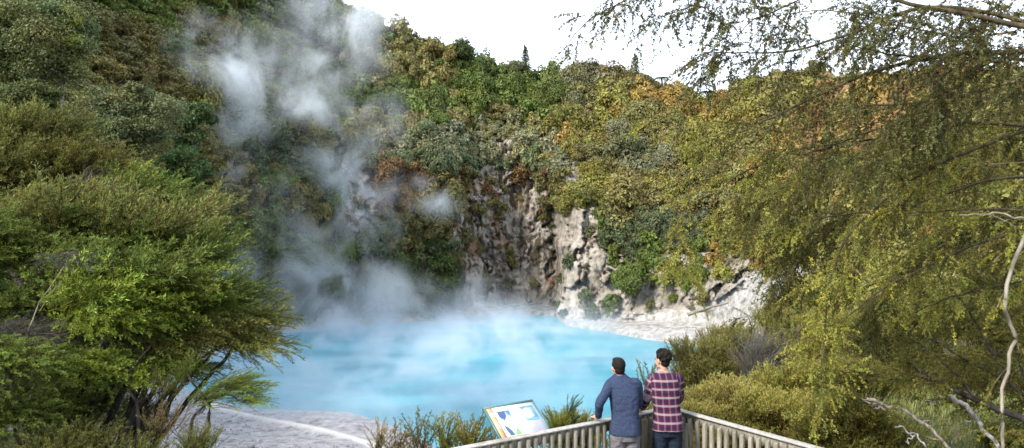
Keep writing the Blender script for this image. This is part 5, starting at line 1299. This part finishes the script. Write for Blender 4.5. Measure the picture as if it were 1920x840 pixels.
# ---------------------------------------------------------------- steam
def steammat(name, dens, thr, scale, soft_=.25, kind='puff', stretch=(1, 1, .8), distort=.75, edge=.55, hz=3.0, y0=50, y1=110):
    m = bpy.data.materials.new(name); m.use_nodes = True; nt = m.node_tree
    nt.nodes.remove(nt.nodes['Principled BSDF']); out = nt.nodes['Material Output']
    pv = nd(nt, 'ShaderNodeVolumePrincipled'); pv.inputs['Color'].default_value = (.87, .93, 1, 1) if kind == 'puff' else (.80, .885, 1, 1); pv.inputs['Anisotropy'].default_value = .1  # blue tint paints skylit shade into the steam's own colour
    ge = nd(nt, 'ShaderNodeNewGeometry'); mp = nd(nt, 'ShaderNodeMapping'); mp.inputs['Scale'].default_value = stretch; lk(nt, ge.outputs['Position'], mp.inputs['Vector'])
    n = nd(nt, 'ShaderNodeTexNoise', i_Scale=scale, i_Detail=6.0, i_Roughness=.66, i_Distortion=distort); lk(nt, mp.outputs[0], n.inputs['Vector'])
    r = nd(nt, 'ShaderNodeMapRange', interpolation_type='SMOOTHSTEP')
    lk(nt, n.outputs['Fac'], r.inputs['Value'])
    if kind == 'puff':
        tc = nd(nt, 'ShaderNodeTexCoord'); ln = nd(nt, 'ShaderNodeVectorMath', operation='LENGTH'); lk(nt, tc.outputs['Object'], ln.inputs[0])
        f = nd(nt, 'ShaderNodeMapRange', interpolation_type='SMOOTHSTEP'); f.inputs['From Min'].default_value = 1.0; f.inputs['From Max'].default_value = .05; lk(nt, ln.outputs['Value'], f.inputs['Value'])
        r.inputs['From Min'].default_value = thr; r.inputs['From Max'].default_value = thr + soft_
        mu = nd(nt, 'ShaderNodeMath', operation='MULTIPLY'); lk(nt, r.outputs[0], mu.inputs[0]); lk(nt, f.outputs[0], mu.inputs[1])
        m3 = nd(nt, 'ShaderNodeMath', operation='MULTIPLY'); lk(nt, mu.outputs[0], m3.inputs[0]); m3.inputs[1].default_value = dens
        lk(nt, m3.outputs[0], pv.inputs['Density'])
    else:
        r.inputs['From Min'].default_value = thr; r.inputs['From Max'].default_value = thr + soft_
        s = nd(nt, 'ShaderNodeSeparateXYZ'); lk(nt, ge.outputs['Position'], s.inputs[0])
        e = nd(nt, 'ShaderNodeMath', operation='MULTIPLY'); lk(nt, s.outputs[2], e.inputs[0]); e.inputs[1].default_value = -1 / hz
        ex = nd(nt, 'ShaderNodeMath', operation='EXPONENT'); lk(nt, e.outputs[0], ex.inputs[0])
        fy = nd(nt, 'ShaderNodeMapRange', interpolation_type='SMOOTHSTEP'); fy.inputs['From Min'].default_value = y0; fy.inputs['From Max'].default_value = y1; fy.inputs['To Min'].default_value = .42; lk(nt, s.outputs[1], fy.inputs['Value'])
        fx = nd(nt, 'ShaderNodeMapRange', interpolation_type='SMOOTHSTEP'); fx.inputs['From Min'].default_value = 22; fx.inputs['From Max'].default_value = -4; fx.inputs['To Min'].default_value = .18; lk(nt, s.outputs[0], fx.inputs['Value'])
        a = nd(nt, 'ShaderNodeMath', operation='MULTIPLY'); lk(nt, r.outputs[0], a.inputs[0]); lk(nt, ex.outputs[0], a.inputs[1])
        b = nd(nt, 'ShaderNodeMath', operation='MULTIPLY'); lk(nt, a.outputs[0], b.inputs[0]); lk(nt, fy.outputs[0], b.inputs[1])
        c0 = nd(nt, 'ShaderNodeMath', operation='MULTIPLY'); lk(nt, b.outputs[0], c0.inputs[0]); lk(nt, fx.outputs[0], c0.inputs[1])
        # fade to nothing under the lid of the layer
        fz = nd(nt, 'ShaderNodeMapRange', interpolation_type='SMOOTHSTEP'); fz.inputs['From Min'].default_value = 11.4; fz.inputs['From Max'].default_value = 4; lk(nt, s.outputs[2], fz.inputs['Value'])
        c1 = nd(nt, 'ShaderNodeMath', operation='MULTIPLY'); lk(nt, c0.outputs[0], c1.inputs[0]); lk(nt, fz.outputs[0], c1.inputs[1])
        c = nd(nt, 'ShaderNodeMath', operation='MULTIPLY'); lk(nt, c1.outputs[0], c.inputs[0]); c.inputs[1].default_value = dens; lk(nt, c.outputs[0], pv.inputs['Density'])
    lk(nt, pv.outputs[0], out.inputs['Volume'])
    return m
def puff(X, Y, d, rx, ry, rz, dens, thr=.42, scale=.16, rot=0, **k):
    import bmesh
    bm = bmesh.new(); bmesh.ops.create_icosphere(bm, subdivisions=3, radius=1.0); me = bpy.data.meshes.new('steam'); bm.to_mesh(me); bm.free()
    me.materials.append(steammat('steam_puff', dens, thr, scale, **k)); o = bpy.data.objects.new('steam', me); COL.objects.link(o)
    o.location = Vector([float(q) for q in P(X, Y, d)]); o.scale = (rx / F * d, ry, rz / F * d); o.rotation_euler = (0, R(rot), 0); o['kind'] = 'stuff'
    return o
g = Geo(); v = []
lo, hi = .05, 11.5
foot = [(-28, 50), (14, 44), (26, 75), (16, 106), (-14, 112), (-32, 104), (-40, 80)]
n = len(foot); v = [[x, y, lo] for x, y in foot] + [[x, y, hi] for x, y in foot]
g.add(v, [list(range(n))[::-1]]); 
g2 = [[i, (i + 1) % n, n + (i + 1) % n, n + i] for i in range(n)]
G_ = Geo(); G_.v = [np.array(v, float)]; G_.c = [np.ones((2 * n, 3))]; G_.n = 2 * n
G_.l = [np.array(list(range(n))[::-1]), np.arange(n, 2 * n), np.array(g2).ravel()]; G_.t = [np.array([n]), np.array([n]), np.full(n, 4)]
tag(G_.build('steam', steammat('lake_steam', .40, .415, .17, .24, 'layer', (1, .7, 1.0), .3, hz=1.3, y0=44, y1=96)), kind='stuff')
# rising veils in front of the left cliff
puff(430, 100, 88, 140, 7, 95, 0.36, .47, .19, rot=15)
puff(520, 160, 90, 220, 7, 85, 0.34, .45, .17, rot=15)
puff(610, 60, 100, 210, 9, 140, 0.20, .44, .13, rot=-20)
puff(650, 210, 102, 140, 7, 150, 0.15, .46, .16, rot=-40)
puff(470, 280, 92, 110, 6, 190, 0.13, .46, .19)
puff(630, 305, 100, 150, 6, 75, 0.24, .45, .19, rot=-30)
puff(690, 400, 101, 90, 6, 160, 0.28, .46, .16)
puff(805, 372, 104, 85, 5, 52, 0.32, .46, .24, rot=20)
puff(590, 430, 96, 130, 7, 190, 0.13, .46, .16)
puff(600, 560, 96, 300, 9, 95, 0.30, .44, .15)
puff(430, 520, 86, 90, 7, 100, 0.12, .45, .18)
puff(885, 560, 106, 90, 6, 60, 0.20, .45, .20)
